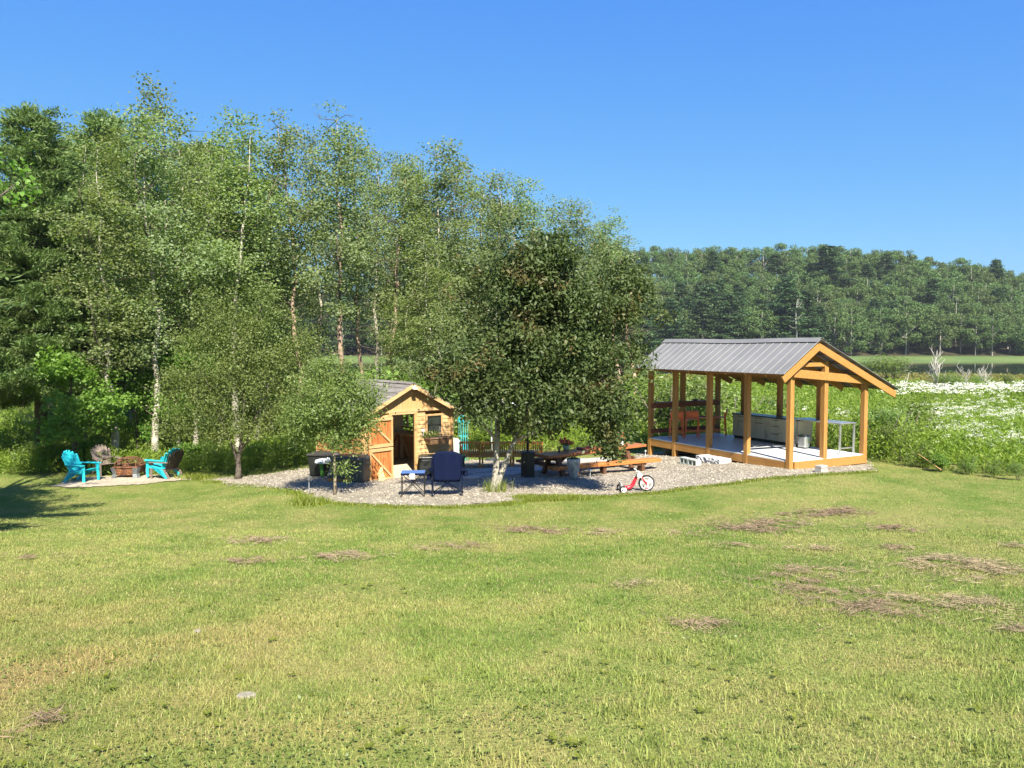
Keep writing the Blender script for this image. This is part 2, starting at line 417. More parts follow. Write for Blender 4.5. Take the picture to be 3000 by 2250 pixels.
nbig = t.noise(v, 0.06, 4)
mead = t.mix(t.rng(nbig, 0.4, 0.6), (0.10, 0.15, 0.03), (0.17, 0.18, 0.055))
mead = t.mix(t.rng(Y, 60, 85), mead, t.mix(t.rng(nbig, 0.42, 0.6), (0.20, 0.18, 0.07), (0.14, 0.17, 0.05)))
edge = t.math('ADD', Y, t.math('MULTIPLY', n3, 2.0))
c = t.mix(t.rng(edge, 26.5, 28.5), c, mead)
c = t.mix(t.rng(Y, 200, 205), c, t.mix(t.rng(nbig, 0.4, 0.6), (0.085, 0.135, 0.042), (0.115, 0.155, 0.05)))
c = t.mix(t.rng(Y, 238, 244), c, t.mix(t.rng(n2, 0.4, 0.6), (0.022, 0.028, 0.012), (0.06, 0.048, 0.028)))
M['ground'] = t.done(t.principled(c, 0.95, 0, 0.1, t.bump(t.noise(v, 30, 4), 0.8, 0.03)))
t = NT('grass_blades')
c, v, sep, n2, n3 = lawn_colour(t)
a = t.attr('v')
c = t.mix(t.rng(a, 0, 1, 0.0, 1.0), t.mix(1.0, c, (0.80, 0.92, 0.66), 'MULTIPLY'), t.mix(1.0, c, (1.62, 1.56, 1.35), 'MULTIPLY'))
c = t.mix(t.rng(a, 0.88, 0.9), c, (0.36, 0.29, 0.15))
p = t.principled(c, 0.55, 0, 0.3)
tr = t.n('ShaderNodeBsdfTranslucent'); t.l(c, tr.inputs['Color'])
ms = t.n('ShaderNodeMixShader'); ms.inputs[0].default_value = 0.3; t.l(p, ms.inputs[1]); t.l(tr.outputs[0], ms.inputs[2])
M['blade'] = t.done(ms.outputs[0])
def gravelmat(name, a, b, dk, sc=26):
    t = NT(name); v = t.coord()
    vo = t.n('ShaderNodeTexVoronoi'); t.l(v, vo.inputs['Vector']); vo.inputs['Scale'].default_value = sc
    sepc = t.n('ShaderNodeSeparateColor'); t.l(vo.outputs['Color'], sepc.inputs[0])
    c = t.mix(sepc.outputs[0], a, b); c = t.mix(t.rng(sepc.outputs[1], 0.75, 0.9), c, dk)
    c = t.mix(t.rng(t.noise(v, 1.3, 4), 0.4, 0.7, 0, 0.45), c, tuple(q*0.7 for q in a))
    return t.done(t.principled(c, 0.9, 0, 0.25, t.bump(vo.outputs['Distance'], 1.0, 0.03)))
M['gravel'] = gravelmat('grey_tan_gravel', (0.235, 0.205, 0.155), (0.37, 0.33, 0.26), (0.14, 0.12, 0.09))
M['pebble'] = gravelmat('loose_pebbles', (0.23, 0.20, 0.155), (0.46, 0.41, 0.33), (0.13, 0.105, 0.08), 14)
M['twig'] = plain('brown_twigs', (0.10, 0.08, 0.06), 0.8, 0, 0.2, 6)
M['sand'] = gravelmat('pale_sandy_gravel', (0.42, 0.345, 0.25), (0.56, 0.48, 0.37), (0.30, 0.24, 0.17), 30)
t = NT('dark_pond_water'); v = t.coord('Object', (0.25, 1, 1))
M['water'] = t.done(t.principled(t.mix(t.rng(t.noise(t.coord('Object', (0.03, 0.15, 1)), 1, 3), 0.4, 0.6), (0.022, 0.045, 0.02), (0.04, 0.068, 0.03)), 0.04, 0, 0.2, t.bump(t.noise(v, 1.2, 3), 0.05, 0.02)))

# ------------------------------------------------------------------ ground, water, gravel
def axis_pts(dense0, dense1, step, lo, hi, grow=1.12):
    a = list(np.arange(dense0, dense1+1e-6, step)); s_ = step; x = dense1
    while x < hi: s_ *= grow; x += s_; a.append(x)
    s_ = step; x = dense0
    while x > lo: s_ *= grow; x -= s_; a.insert(0, x)
    return np.array(a)
gx = axis_pts(-26, 32, 0.5, -330, 400); gy = axis_pts(-6, 34, 0.5, -45, 400, 1.06)
XX, YY = np.meshgrid(gx, gy)
V = np.stack([XX, YY, g(XX, YY)], -1).reshape(-1, 3)
nx, ny = len(gx), len(gy)
ii = (np.arange(ny-1)[:, None]*nx + np.arange(nx-1)[None, :]).ravel()
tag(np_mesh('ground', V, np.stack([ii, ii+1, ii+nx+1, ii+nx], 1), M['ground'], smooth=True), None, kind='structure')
wm = MB().add([(-325, 100, -1.22), (395, 100, -1.22), (395, 232, -1.22), (-325, 232, -1.22)], [(0, 1, 2, 3)])
tag(wm.build('water', M['water']), None, kind='structure')

def inpoly(x, y, poly):
    x = np.asarray(x); y = np.asarray(y); r = np.zeros(x.shape, bool); n = len(poly); j = n-1
    for i in range(n):
        xi, yi = poly[i][:2]; xj, yj = poly[j][:2]
        cnd = ((yi > y) != (yj > y)) & (x < (xj-xi)*(y-yi)/(yj-yi+1e-12)+xi); r ^= cnd; j = i
    return r
def ground_sheet(name, poly, mat, lift=0.012, step=0.22, seed=1, rag=0.10):
    """irregular-edged sheet following the ground inside poly"""
    xs = [p[0] for p in poly]; ys = [p[1] for p in poly]
    gx = np.arange(min(xs)-.3, max(xs)+.3, step); gy = np.arange(min(ys)-.3, max(ys)+.3, step)
    XX, YY = np.meshgrid(gx, gy); ny, nx = XX.shape
    rr = np.random.default_rng(seed)
    wx = XX + rag*np.sin(YY*3.1+XX*1.3)+rag*0.6*np.sin(YY*8.3-XX*2); wy = YY + rag*np.sin(XX*2.7)+rag*0.7*np.sin(XX*7.1+YY)
    ins = inpoly(wx, wy, poly)
    jx = XX + rr.uniform(-.3, .3, XX.shape)*step; jy = YY + rr.uniform(-.3, .3, XX.shape)*step
    q = ins[:-1, :-1] & ins[1:, :-1] & ins[:-1, 1:] & ins[1:, 1:]
    b = (np.arange(ny-1)[:, None]*nx + np.arange(nx-1)[None, :])[q]
    Fq = np.stack([b, b+1, b+nx+1, b+nx], 1)
    used = np.unique(Fq); mp = np.zeros(nx*ny, int); mp[used] = np.arange(len(used))
    V = np.stack([jx, jy, g(jx, jy)+lift], -1).reshape(-1, 3)[used]
    return np_mesh(name, V, mp[Fq], mat, smooth=True)

def gp(l): return [tuple(on_g(*p)[:2]) for p in l]
patio_px = [(470, 1404), (640, 1412), (700, 1428), (860, 1440), (905, 1462), (1010, 1478), (1150, 1486), (1300, 1487), (1420, 1482), (1500, 1476), (1560, 1465),
            (1750, 1458), (1900, 1446), (2000, 1434), (2150, 1416), (2300, 1399), (2420, 1391), (2570, 1381)]
patio = gp(patio_px) + [(10.9, 23.3), (8.0, 28.3), (4.4, 27.2), (3.9, 25.2), (-1.2, 25.4), (-6.5, 24.4), (-9.5, 24.0)]
tag(ground_sheet('gravel', patio, M['gravel'], 0.014), None, kind='structure')
pad = gp([(140, 1428), (260, 1431), (420, 1420), (600, 1406), (640, 1400), (610, 1391), (420, 1393), (250, 1399), (200, 1410)])
tag(ground_sheet('gravel_path', pad, M['sand'], 0.020, 0.14, 3, 0.05), None, kind='structure')
# ================================================================== PAVILION
PO = Vector((7.62, 21.0, 0.0)); PA = math.atan2(0.8828, -0.4698)      # local x = long side (back left), local y = -(gable direction)
# local frame: x = u (away from the camera along the eave), y = -w  (w grows towards the back right)
pav = thing('pavilion', 'open timber pavilion with ribbed grey metal roof and pale deck', 'pavilion', PO, PA)
def U(u, w, z): return (u, -w, z)
DZ = 0.29
WF = 3.03
def post(u, w, ztop, s=0.145, zb=-0.75):
    m = MB(); m.beam(U(u, w, zb), U(u, w, ztop), s, s, up=(0, 1, 0)); return m.build('post', M['post'], pav, 0.006)
US = [0, 1.58, 3.17, 4.78, 6.06]
for i, u in enumerate(US):
    post(u, 0, 2.60)
    post(u, WF, 2.33 if i == 0 else 2.36)
post(0, 1.34, 3.02); post(6.06, 1.40, 3.05)
ZE, ZR, ZB = 2.70, 3.62, 2.17; WE, WR, WB = -0.63, 0.745, 4.08
U0, U1 = -0.30, 6.16
def rz_(w): return ZE+(w-WE)*(ZR-ZE)/(WR-WE) if w < WR else ZR+(w-WR)*(ZB-ZR)/(WB-WR)
# plates
m = MB(); m.beam(U(-.10, 0, 2.70), U(6.16, 0, 2.70), .14, .19); m.build('eave_beam', M['beam'], pav, .004)
m = MB(); m.beam(U(-.02, WF, 2.43), U(6.16, WF, 2.43), .14, .15); m.build('eave_beam', M['beam'], pav, .004)
m = MB(); m.beam(U(-.118, -0.04, 2.71), U(-.118, 3.20, 2.43), .085, .225); m.build('tie_beam', M['beam'], pav, .006)
m = MB(); m.beam(U(6.18, -0.04, 2.71), U(6.18, 3.20, 2.43), .085, .2); m.build('tie_beam', M['beam'], pav, .006)
m = MB(); m.beam(U(3.17, 0.08, 2.72), U(3.17, 2.95, 2.62), .08, .16); m.build('tie_beam', M['beam'], pav, .006)
m = MB(); m.beam(U(-.05, .05, 2.93), U(-.05, 1.27, 2.93), .05, .11); m.build('collar_board', M['beam'], pav, .004)
# rafters
th = 0.19
for k in range(9):
    u = U0+0.025+(U1-U0-0.05)*k/8
    m = MB(); e = 0.045 if 0 < k < 8 else 0.05
    off = th/2+0.075
    m.beam(U(u, WE+(.03 if k in (0, 8) else .22), rz_(WE+(.03 if k in (0, 8) else .22))-off-.01), U(u, WR, ZR-off-.02), e, th)
    m.beam(U(u+.001, WR-.02, ZR-off-.012), U(u+.001, WB-(.05 if k == 0 else .32), rz_(WB-(.05 if k == 0 else .32))-off-.008), e, th)
    m.build('rafter', M['beam'], pav, .004)
m = MB()
for w in (-.45, .0, .4): m.beam(U(U0+.03, w, rz_(w)-.055), U(U1-.03, w, rz_(w)-.055), .09, .03)
for w in (1.0, 1.6, 2.2, 2.8, 3.4, 3.95): m.beam(U(U0+.03, w, rz_(w)-.055), U(U1-.03, w, rz_(w)-.055), .09, .03)
m.build('purlins', M['redwood'], pav)
# ribbed roof sheets: real corrugation with narrow raised ribs
def roof_sheet(wa, wb, name):
    prof = []; u = U0-.05; pitch = 0.305
    while u < U1+.04:
        prof += [(u, 0), (u+.012, .016), (u+.028, .016), (u+.040, 0)]; u += pitch
    prof.append((U1+.05, 0))
    vs = []; n = len(prof); fs = []
    K = 10
    for j in range(K+1):
        w = wa+(wb-wa)*j/K
        for (u_, h) in prof:
            sag = -0.03*math.exp(-((u_-2.9)/1.4)**2)*(1-abs(w-WR)/max(abs(wa-WR), abs(wb-WR)))
            vs.append(U(u_, w, rz_(w)+.004+h+sag))
    for j in range(K):
        for i in range(n-1):
            f_ = (j*n+i, j*n+i+1, (j+1)*n+i+1, (j+1)*n+i)
            fs.append(f_ if wb > wa else f_[::-1])
    m = MB().add(vs, fs); o = m.build(name, M['metal_roof'], pav)
    sol = o.modifiers.new('t', 'SOLIDIFY'); sol.thickness = .006; sol.offset = -1
    return o
roof_sheet(WR-.01, WE-.02, 'roof_sheet'); roof_sheet(WR+.01, WB+.03, 'roof_sheet')
m = MB(); K = 12; vs = []; fs = []
for j in range(K+1):
    u = U0-.07+(U1-U0+.14)*j/K; sag = -0.03*math.exp(-((u-2.9)/1.4)**2)
    vs += [U(u, WR-.16, rz_(WR-.16)+.042+sag), U(u, WR, ZR+.055+sag), U(u, WR+.18, rz_(WR+.18)+.042+sag)]
for j in range(K): b = 3*j; fs += [(b, b+3, b+4, b+1), (b+1, b+4, b+5, b+2)]
o = m.add(vs, fs).build('ridge_cap', M['metal_roof'], pav); sol = o.modifiers.new('t', 'SOLIDIFY'); sol.thickness = .006
# deck
m = MB(); nb = 22
for k in range(nb):
    w0 = -.06+(WF+.02)*k/nb; w1 = -.06+(WF+.02)*(k+1)/nb-.006
    m.beam(U(-.06, (w0+w1)/2, DZ-.0135), U(6.12, (w0+w1)/2, DZ-.0135), w1-w0, .027)
m.build('deck', M['deck'], pav)
m = MB(); m.beam(U(-.085, .085, .145), U(-.085, 2.86, .145), .045, .235); m.build('rim_joist', M['beam'], pav, .004)
m = MB(); m.beam(U(0.08, -.04, .145), U(6.0, -.04, .145), .045, .235); m.build('rim_joist', M['beam'], pav, .004)
m = MB(); m.beam(U(0.0, WF-.10, .145), U(6.0, WF-.10, .145), .045, .235); m.build('rim_joist', M['beam'], pav, .004)
m = MB(); m.beam(U(6.10, .0, .145), U(6.10, WF-.1, .145), .045, .235); m.build('rim_joist', M['beam'], pav, .004)
m = MB(); m.box(-.05, -(WF-.06), .15, .10, .20, .25); m.build('joist_block', M['beam'], pav, .004)
m = MB(); m.box(-.10, -.11, .12, .03, .03, .30); m.build('joist_block', M['beam'], pav)
# bar rails at the far end
m = MB(); m.beam(U(6.0, -.05, 1.385), U(6.0, WF+.05, 1.385), .045, .15); m.build('bar_rail', M['redwood'], pav, .004)
m = MB(); m.beam(U(6.06, .1, 1.475), U(6.06, WF-.1, 1.475), .26, .035); m.build('bar_top', M['redwood'], pav, .004)
m = MB(); m.beam(U(6.0, -.05, .52), U(6.0, WF+.05, .52), .045, .15); m.build('foot_rail', M['redwood'], pav, .004)
m = MB(); m.beam(U(6.0, 1.5, .95), U(6.0, 2.95, .90), .04, .05); m.build('foot_rail', M['redwood'], pav, .004)

def pw(u, w, z=0.0):
    """pavilion local -> world"""
    ca, sa = math.cos(PA), math.sin(PA); x, y = u, -w
    return Vector((PO.x+x*ca-y*sa, PO.y+x*sa+y*ca, z))
# ---- bar stools
def make_stool(label):
    t = thing('bar_stool', label, 'bar stool', (0, 0, 0), 0, 'orange bar stools on the deck')
    m = MB(); m.box(0, 0, .655, .40, .42, .025); m.build('seat', M['orange'], t, .01)
    m = MB(); K = 8; vs = []; fs = []
    for i in range(K+1):
        a = -1+2*i/K; yy = a*.215; xx = -.205-.03*(1-a*a)
        for zz, dx, tk in ((.70, 0, 0), (.80, -.015, 0), (.955, -.05, 0)):
            vs.append((xx+dx, yy, zz-(.012*abs(a)**6 if zz > .9 else 0)))
    for i in range(K):
        for j in range(2): b = i*3+j; fs.append((b, b+3, b+4, b+1))
    o = m.add(vs, fs).build('backrest', M['orange'], t, smooth=True); sol = o.modifiers.new('t', 'SOLIDIFY'); sol.thickness = .022; sol.offset = 0
    for a, b in ((1, 1), (1, -1), (-1, 1), (-1, -1)):
        m = MB(); top = (a*.185, b*.195, .645 if a > 0 else .80)
        m.tube([(a*.235, b*.235, 0), (a*.205, b*.212, .35), top], [.015, .018, .02], 6); m.build('leg', M['orange'], t)
    m = MB(); z = .20
    c4 = [(.22, .222), (-.22, .222), (-.22, -.222), (.22, -.222)]
    for i in range(4):
        p, q = c4[i], c4[(i+1) % 4]; m.beam((p[0], p[1], z+(.04 if i % 2 else 0)), (q[0], q[1], z+(.04 if i % 2 else 0)), .02, .028)
    m.build('footrest', M['orange'], t)
    return t
def face(dx, dy): return math.atan2(dy, dx)
L2 = (-0.4698, 0.8828)
st = make_stool('orange-red bar stool nearest the far left post, back turned to the camera')
def put(o, p, rz, label=None):
    o.location = p; o.rotation_euler = (0, 0, rz)
    if label: o['label'] = label
    return o
A_ = math.radians
put(st, at_z(1981, 1285, DZ), A_(84))
put(copy_tree(st), at_z(2028, 1283, DZ), A_(74), 'orange-red bar stool second from the far left post, back squarely to the camera')
put(copy_tree(st), at_z(2062, 1279, DZ), A_(163), 'orange-red bar stool seen side-on between the second and third deck posts')
put(copy_tree(st), at_z(2107, 1276, DZ), A_(160), 'orange-red bar stool nearest the steel cabinets, seen side-on')

# ---- outdoor kitchen cabinets
cab = thing('kitchen_cabinet', 'long stainless steel outdoor kitchen cabinet with dark countertop', 'cabinet', pw(1.84, 2.46, DZ), PA)
CL = 2.88
m = MB(); m.box(CL/2, -.29, .46, CL, .56, .72); m.build('carcass', M['steel'], cab, .003)
m = MB(); m.box(CL/2, -.31, .055, CL-.04, .5, .10); m.build('plinth', M['black'], cab)
m = MB(); m.box(CL/2, -.29, .838, CL+.05, .62, .035); m.build('countertop', M['counter'], cab, .003)
x = .03
def door(x0, x1, z0, z1, hz=None):
    m = MB(); m.box((x0+x1)/2, .001, (z0+z1)/2, x1-x0-.008, .02, z1-z0-.008); d = m.build('door' if z1-z0 > .3 else 'drawer', M['steel'], cab, .002)
    m = MB(); m.box((x0+x1)/2, .022, z1-.045, min(.3, (x1-x0)*.5), .022, .014); m.build('handle', M['black'], d)
for x0, x1, kind in ((.02, .66, 'dr'), (.66, 1.28, 'dr'), (1.28, 2.04, 'do'), (2.04, 2.86, 'do')):
    if kind == 'dr':
        for z0, z1 in ((.105, .36), (.36, .61), (.61, .815)): door(x0, x1, z0, z1)
    else:
        door(x0, x1, .66, .815); door(x0, x1, .105, .66)
# ---- steel table
tb = thing('steel_table', 'light steel worktable with four thin legs beside the cabinets', 'table', pw(.24, 2.33, DZ), PA)
m = MB(); m.box(.86, -.33, .885, 1.76, .68, .035); m.build('tabletop', M['steel_l'], tb, .004)
for x_, y_ in ((.03, -.03), (1.69, -.03), (.03, -.63), (1.69, -.63)):
    m = MB(); m.box(x_, y_, .435, .045, .045, .865); m.build('leg', M['steel_l'], tb)
for x_ in (.03, 1.69): m = MB(); m.box(x_, -.33, .16, .035, .56, .035); m.build('stretcher', M['steel_l'], tb)
# ---- bin
bn = thing('trash_can', 'small grey pedal bin standing under the steel table', 'trash can', at_z(2355, 1313, DZ), PA+math.pi/2)
m = MB(); m.box(0, 0, .20, .24, .28, .34); m.build('bin_body', M['steel_l'], bn, .03)
m = MB(); m.box(0, 0, .39, .25, .29, .035); m.build('lid', M['char_pl'], bn, .012)
m = MB(); m.box(0, .0, .02, .25, .29, .035); m.build('base', M['char_pl'], bn, .01)
m = MB(); m.box(-.13, .06, .28, .012, .10, .11); m.build('sticker', M['paper'], bn)
# ---- binoculars on the rail
bi = thing('binoculars', 'small black binoculars lying on the bar rail of the pavilion', 'binoculars', pw(6.03, 1.95, 1.492), PA+.4)
for s_ in (-1, 1):
    m = MB(); m.lathe([(0, -.07), (.022, -.07), (.022, -.02), (.034, .01), (.034, .07), (0, .07)], 10, (s_*.042, 0, .036), 'y'); m.build('barrel', M['black'], bi, smooth=True)
m = MB(); m.box(0, 0, .05, .05, .05, .03); m.build('bridge', M['black'], bi, .006)
# ---- dark tarp bundle under the deck
def blob(name, c, r, mat, seed, parent=None, amp=.25, n=18, flat=0.0, cuts=1.0):
    rr = random.Random(seed); ph = [rr.uniform(0, 6.3) for _ in range(12)]
    m = MB(); vs = []; fs = []; K = n
    for i in range(K//2+1):
        th = math.pi*i/(K//2)
        for k in range(K):
            a = 2*math.pi*k/K
            d = Vector((math.sin(th)*math.cos(a), math.sin(th)*math.sin(a), math.cos(th)))
            q = 1+amp*(math.sin(3*d.x+ph[0]+2*d.z)*.4+math.sin(5*d.y+ph[1])*.3+math.sin(7*d.z+4*d.x+ph[2])*.25+math.sin(9*d.x-6*d.y+ph[3])*.15)
            p = Vector((d.x*r[0]*q, d.y*r[1]*q, d.z*r[2]*q))
            if p.z < -flat*r[2]: p.z = -flat*r[2]
            vs.append(p+Vector((0, 0, flat*r[2])))
    for i in range(K//2):
        for k in range(K): fs.append((i*K+k, (i+1)*K+k, (i+1)*K+(k+1) % K, i*K+(k+1) % K))
    return m.add(vs, fs).build(name, mat, parent, smooth=True, loc=c)
o = blob('tarp', pw(5.15, .62, gz(5.9, 25.4)-.05), (.75, .35, .24), plain('dark_green_tarp', (.022, .03, .022), .6, 0, .3, 5, .5), 4, amp=.5, flat=.55)
tag(o, 'dark crumpled tarp heaped under the far left end of the deck', 'tarp')
# ---- concrete blocks, granite step, white block
def cmu(label, p, rz, rot=None):
    t = thing('concrete_block', label, 'concrete block', p, rz)
    m = MB(); W, H, D = .40, .195, .195; tt = .033
    # hollow block lying so that its two cells face along -y
    for xx in (-W/2+tt/2, 0, W/2-tt/2): m.box(xx, 0, H/2, tt, D, H-2*tt-.002)
    m.box(0, 0, tt/2, W, D, tt); m.box(0, 0, H-tt/2, W, D, tt)
    m.build('block_body', M['cmu'], t, .004); return t
p1_, p2_ = on_g(2011, 1361), on_g(2043, 1365)
dd = (p2_-p1_); ang = math.atan2(dd.y, dd.x)
b1 = cmu('hollow grey concrete block beside the second deck post', p1_+Vector((.0, .06, .005)), ang)
b2 = cmu('hollow grey concrete block against the rough granite step', Vector((b1.location.x+.425*math.cos(ang), b1.location.y+.425*math.sin(ang), b1.location.z-.0)), ang)
gs = MB(); rr = random.Random(5)
pa, pb = on_g(2070, 1368), on_g(2160, 1371)
gd = pb-pa; gl = 1.15; N1, N2 = 22, 7
vs = []; fs = []
def rough_block(L, W, H, seed):
    """closed rough-cut block"""
    m = MB(); rr = random.Random(seed); nx_, ny_, nz_ = 20, 8, 5; idx = {}; V_ = []
    def vid(i, j, k):
        if (i, j, k) not in idx:
            x, y, z = i/nx_-.5, j/ny_-.5, k/nz_
            a = .022 if (i in (0, nx_) or j in (0, ny_)) else .006
            if k == 0: a = .01
            V_.append((x*L+rr.uniform(-a, a), y*W+rr.uniform(-a, a), z*H+rr.uniform(-.006, .006))); idx[(i, j, k)] = len(V_)-1
        return idx[(i, j, k)]
    F_ = []
    for i in range(nx_):
        for j in range(ny_):
            F_.append((vid(i, j, nz_), vid(i+1, j, nz_), vid(i+1, j+1, nz_), vid(i, j+1, nz_)))
            F_.append((vid(i, j, 0), vid(i, j+1, 0), vid(i+1, j+1, 0), vid(i+1, j, 0)))
    for i in range(nx_):
        for k in range(nz_):
            F_.append((vid(i, 0, k), vid(i+1, 0, k), vid(i+1, 0, k+1), vid(i, 0, k+1)))
            F_.append((vid(i, ny_, k), vid(i, ny_, k+1), vid(i+1, ny_, k+1), vid(i+1, ny_, k)))
    for j in range(ny_):
        for k in range(nz_):
            F_.append((vid(0, j, k), vid(0, j, k+1), vid(0, j+1, k+1), vid(0, j+1, k)))
            F_.append((vid(nx_, j, k), vid(nx_, j+1, k), vid(nx_, j+1, k+1), vid(nx_, j, k+1)))
    return m.add(V_, F_)
gm = rough_block(1.05, .46, .21, 6)
pc = pw(2.52, -.42); o = gm.build('granite_step', M['granite'], None, .004, loc=(pc.x, pc.y, gz(pc.x, pc.y)-.03)); o.rotation_euler = (0, 0, PA)
tag(o, 'rough-cut pale granite slab used as a step up to the deck', 'stone step')
wb = thing('white_block', 'small white concrete block at the foot of the middle gable post', 'concrete block', on_g(2408, 1386)+Vector((0, .05, 0)), PA+math.pi/2+.05)
m = MB(); m.box(0, 0, .075, .27, .20, .10); m.box(0, 0, .165, .27, .20, .065); m.box(0, 0, .015, .27, .20, .02); m.build('block_body', M['slate'], wb, .008)
m = MB(); m.box(0, 0, .128, .255, .185, .012); m.build('groove', M['black'], wb)

# ================================================================== SHED
SF = Vector((.766, .643)).normalized(); SA = math.atan2(SF.y, SF.x)
SZ = -.19
SO = Vector((-3.02, 21.15, SZ))     # local x along the front wall to the right, local y to the back
shed = thing('garden_shed', 'small cedar shed with open door, shingle roof and window', 'shed', SO, SA)
XL, XR = -1.28, 1.70; XC = (XL+XR)/2; SD = 2.7; HW = 1.83; HR = 2.60
def wall_z(x): return HR-.03-abs(x-XC)*(HR-HW)/((XR-XL)/2)
DX0, DX1, DH = -.36, .37, 1.76
WX0, WX1, WZ0, WZ1 = .80, 1.27, 1.16, 1.66
TW = .045
m = MB()
# clapboards on the front wall (each a slightly tilted board), cut round the door and the window
bh = .115; z = .06
while z < HW-.02:
    zt = min(z+bh, HW)
    for a, b in ((XL, XR),):
        segs = [(a, b)]
        def cut(segs, c0, c1):
            o = []
            for s0, s1 in segs:
                if c1 <= s0 or c0 >= s1: o.append((s0, s1)); continue
                if s0 < c0: o.append((s0, c0))
                if s1 > c1: o.append((c1, s1))
            return o
        if z < DH-.01: segs = cut(segs, DX0-.09, DX1+.09)
        if zt > WZ0-.03 and z < WZ1+.03: segs = cut(segs, WX0-.05, WX1+.05)
        for s0, s1 in segs:
            vs = [(s0, -.004, z), (s1, -.004, z), (s1, .03, z), (s0, .03, z), (s0, .012, zt+.004), (s1, .012, zt+.004), (s1, .03, zt+.004), (s0, .03, zt+.004)]
            m.add(vs, [(0, 1, 5, 4), (3, 7, 6, 2), (0, 3, 2, 1), (4, 5, 6, 7), (0, 4, 7, 3), (1, 2, 6, 5)])
    z += bh
m.build('front_wall', M['cedar'], shed)
m = MB(); x = XL+.03   # gable boards upright
while x < XR-.03:
    x1 = min(x+.095, XR-.03); 
    m.prism([(x+.003, HW+.045), (x1-.003, HW+.045), (x1-.003, max(HW+.05, wall_z(x1)-.02)), (x+.003, max(HW+.05, wall_z(x)-.02))], -.03, -.012, Matrix(((1, 0, 0, 0), (0, 0, 1, .012), (0, 1, 0, 0), (0, 0, 0, 1)))); x = x1
m.build('gable_boards', M['cedar_v'], shed)
m = MB(); m.box(XC, -.018, HW+.02, XR-XL-.02, .04, .075); m.build('gable_trim', M['cedar'], shed, .003)
for x_ in (XL+.045, XR-.045, DX0-.045, DX1+.045):
    top = HW-.02
    m = MB(); m.box(x_, -.015, top/2, .09, .05, top); m.build('corner_post', M['cedar_v'], shed, .003)
m = MB(); m.box((DX0+DX1)/2, -.012, DH+.02, DX1-DX0, .04, .05); m.build('door_header', M['cedar'], shed)
m = MB(); m.box(DX0+.12, -.03, DH+.05, .02, .02, .06); m.build('door_catch', M['black'], shed)
def side_wall(x, sgn, opening=None):
    m = MB(); z = .06
    while z < HW-.02:
        zt = min(z+bh, HW); segs = [(.04, SD-.04)]
        if opening and zt > opening[2] and z < opening[3]: segs = cut(segs, opening[0], opening[1])
        for s0, s1 in segs:
            a, b, c_ = x+sgn*.004, x-sgn*.012, x-sgn*.03
            m.add([(a, s0, z), (a, s1, z), (c_, s1, z), (c_, s0, z), (b, s0, zt), (b, s1, zt), (c_, s1, zt), (c_, s0, zt)],
                  [(0, 1, 5, 4), (3, 7, 6, 2), (0, 3, 2, 1), (4, 5, 6, 7), (0, 4, 7, 3), (1, 2, 6, 5)])
        z += bh
    m.build('side_wall', M['inside_out'], shed)
M['inside_out'] = wood('cedar_side_boards', (0.46, 0.25, 0.09), (0.33, 0.15, 0.045), 1, 2.5, blotch=0.4)
side_wall(XL, -1, (1.0, 1.7, .85, 1.35)); side_wall(XR, 1, (2.05, 2.85, 1.08, 1.62))
for xw, y0, y1, z0, z1 in ((XL, 1.0, 1.7, .85, 1.35), (XR, 2.05, 2.85, 1.08, 1.62)):
    m = MB(); m.box(xw, (y0+y1)/2, z0, .06, y1-y0+.08, .05); m.box(xw, (y0+y1)/2, z1, .06, y1-y0+.08, .05)
    for yy in (y0, (y0+y1)/2, y1): m.box(xw, yy, (z0+z1)/2, .055, .05, z1-z0)
    fr = m.build('window_frame', M['cedar_v'], shed)
    m = MB(); m.box(xw, (y0+y1)/2, (z0+z1)/2, .012, y1-y0, .02); m.build('glazing_bar', M['black'], fr)
# back wall with a window that lets daylight in
m = MB(); z = .06
while z < HW-.02:
    zt = min(z+bh, HW); segs = [(XL, XR)]
    if zt > .95 and z < 1.48: segs = cut(segs, -.55, .35)
    for s0, s1 in segs: m.box((s0+s1)/2, SD-.01, (z+zt)/2, s1-s0, .02, zt-z-.004)
    z += bh
m.prism([(XL, HW), (XR, HW), (XC, HR-.04)], 0, .02, Matrix(((1, 0, 0, 0), (0, 0, 1, SD-.02), (0, 1, 0, 0), (0, 0, 0, 1))))
m.build('back_wall', M['cedar'], shed)
for xa in (-.55, -.10):
    m = MB()
    m.box(xa+.225, SD-.02, .97, .45, .06, .05); m.box(xa+.225, SD-.02, 1.46, .45, .06, .05); m.box(xa+.02, SD-.02, 1.215, .05, .06, .45); m.box(xa+.43, SD-.02, 1.215, .05, .06, .45)
    fr = m.build('window_frame', M['cedar_v'], shed)
    m = MB(); m.box(xa+.225, SD-.02, 1.215, .36, .012, .02); m.box(xa+.225, SD-.02, 1.34, .36, .012, .012); m.box(xa+.225, SD-.02, 1.09, .36, .012, .012); m.box(xa+.225, SD-.02, 1.215, .015, .012, .45); m.build('glazing_bar', M['black'], fr)
m = MB(); m.box(XR-.24, 1.9, .93, .40, 2.1, .05); m.build('workbench', M['cedar'], shed, .004)
m = MB(); m.beam((XR-.06, 1.3, .1), (XR-.06, 1.9, .9), .05, .07, up=(1, 0, 0)); m.beam((XR-.06, 2.2, .1), (XR-.06, 2.8, .9), .05, .07, up=(1, 0, 0)); m.build('side_brace', M['cedar'], shed)
m = MB()
for xa in (-.9, -.2, .5, 1.1): m.beam((xa, SD-.06, .1), (xa+.35, SD-.06, .86), .05, .07); m.box(xa+.4, SD-.06, .5, .06, .05, .8)
m.build('wall_brace', M['inside'], shed)
m = MB(); m.box(XC, SD/2, .065, XR-XL-.06, SD-.06, .05); m.build('shed_floor', M['ply'], shed)
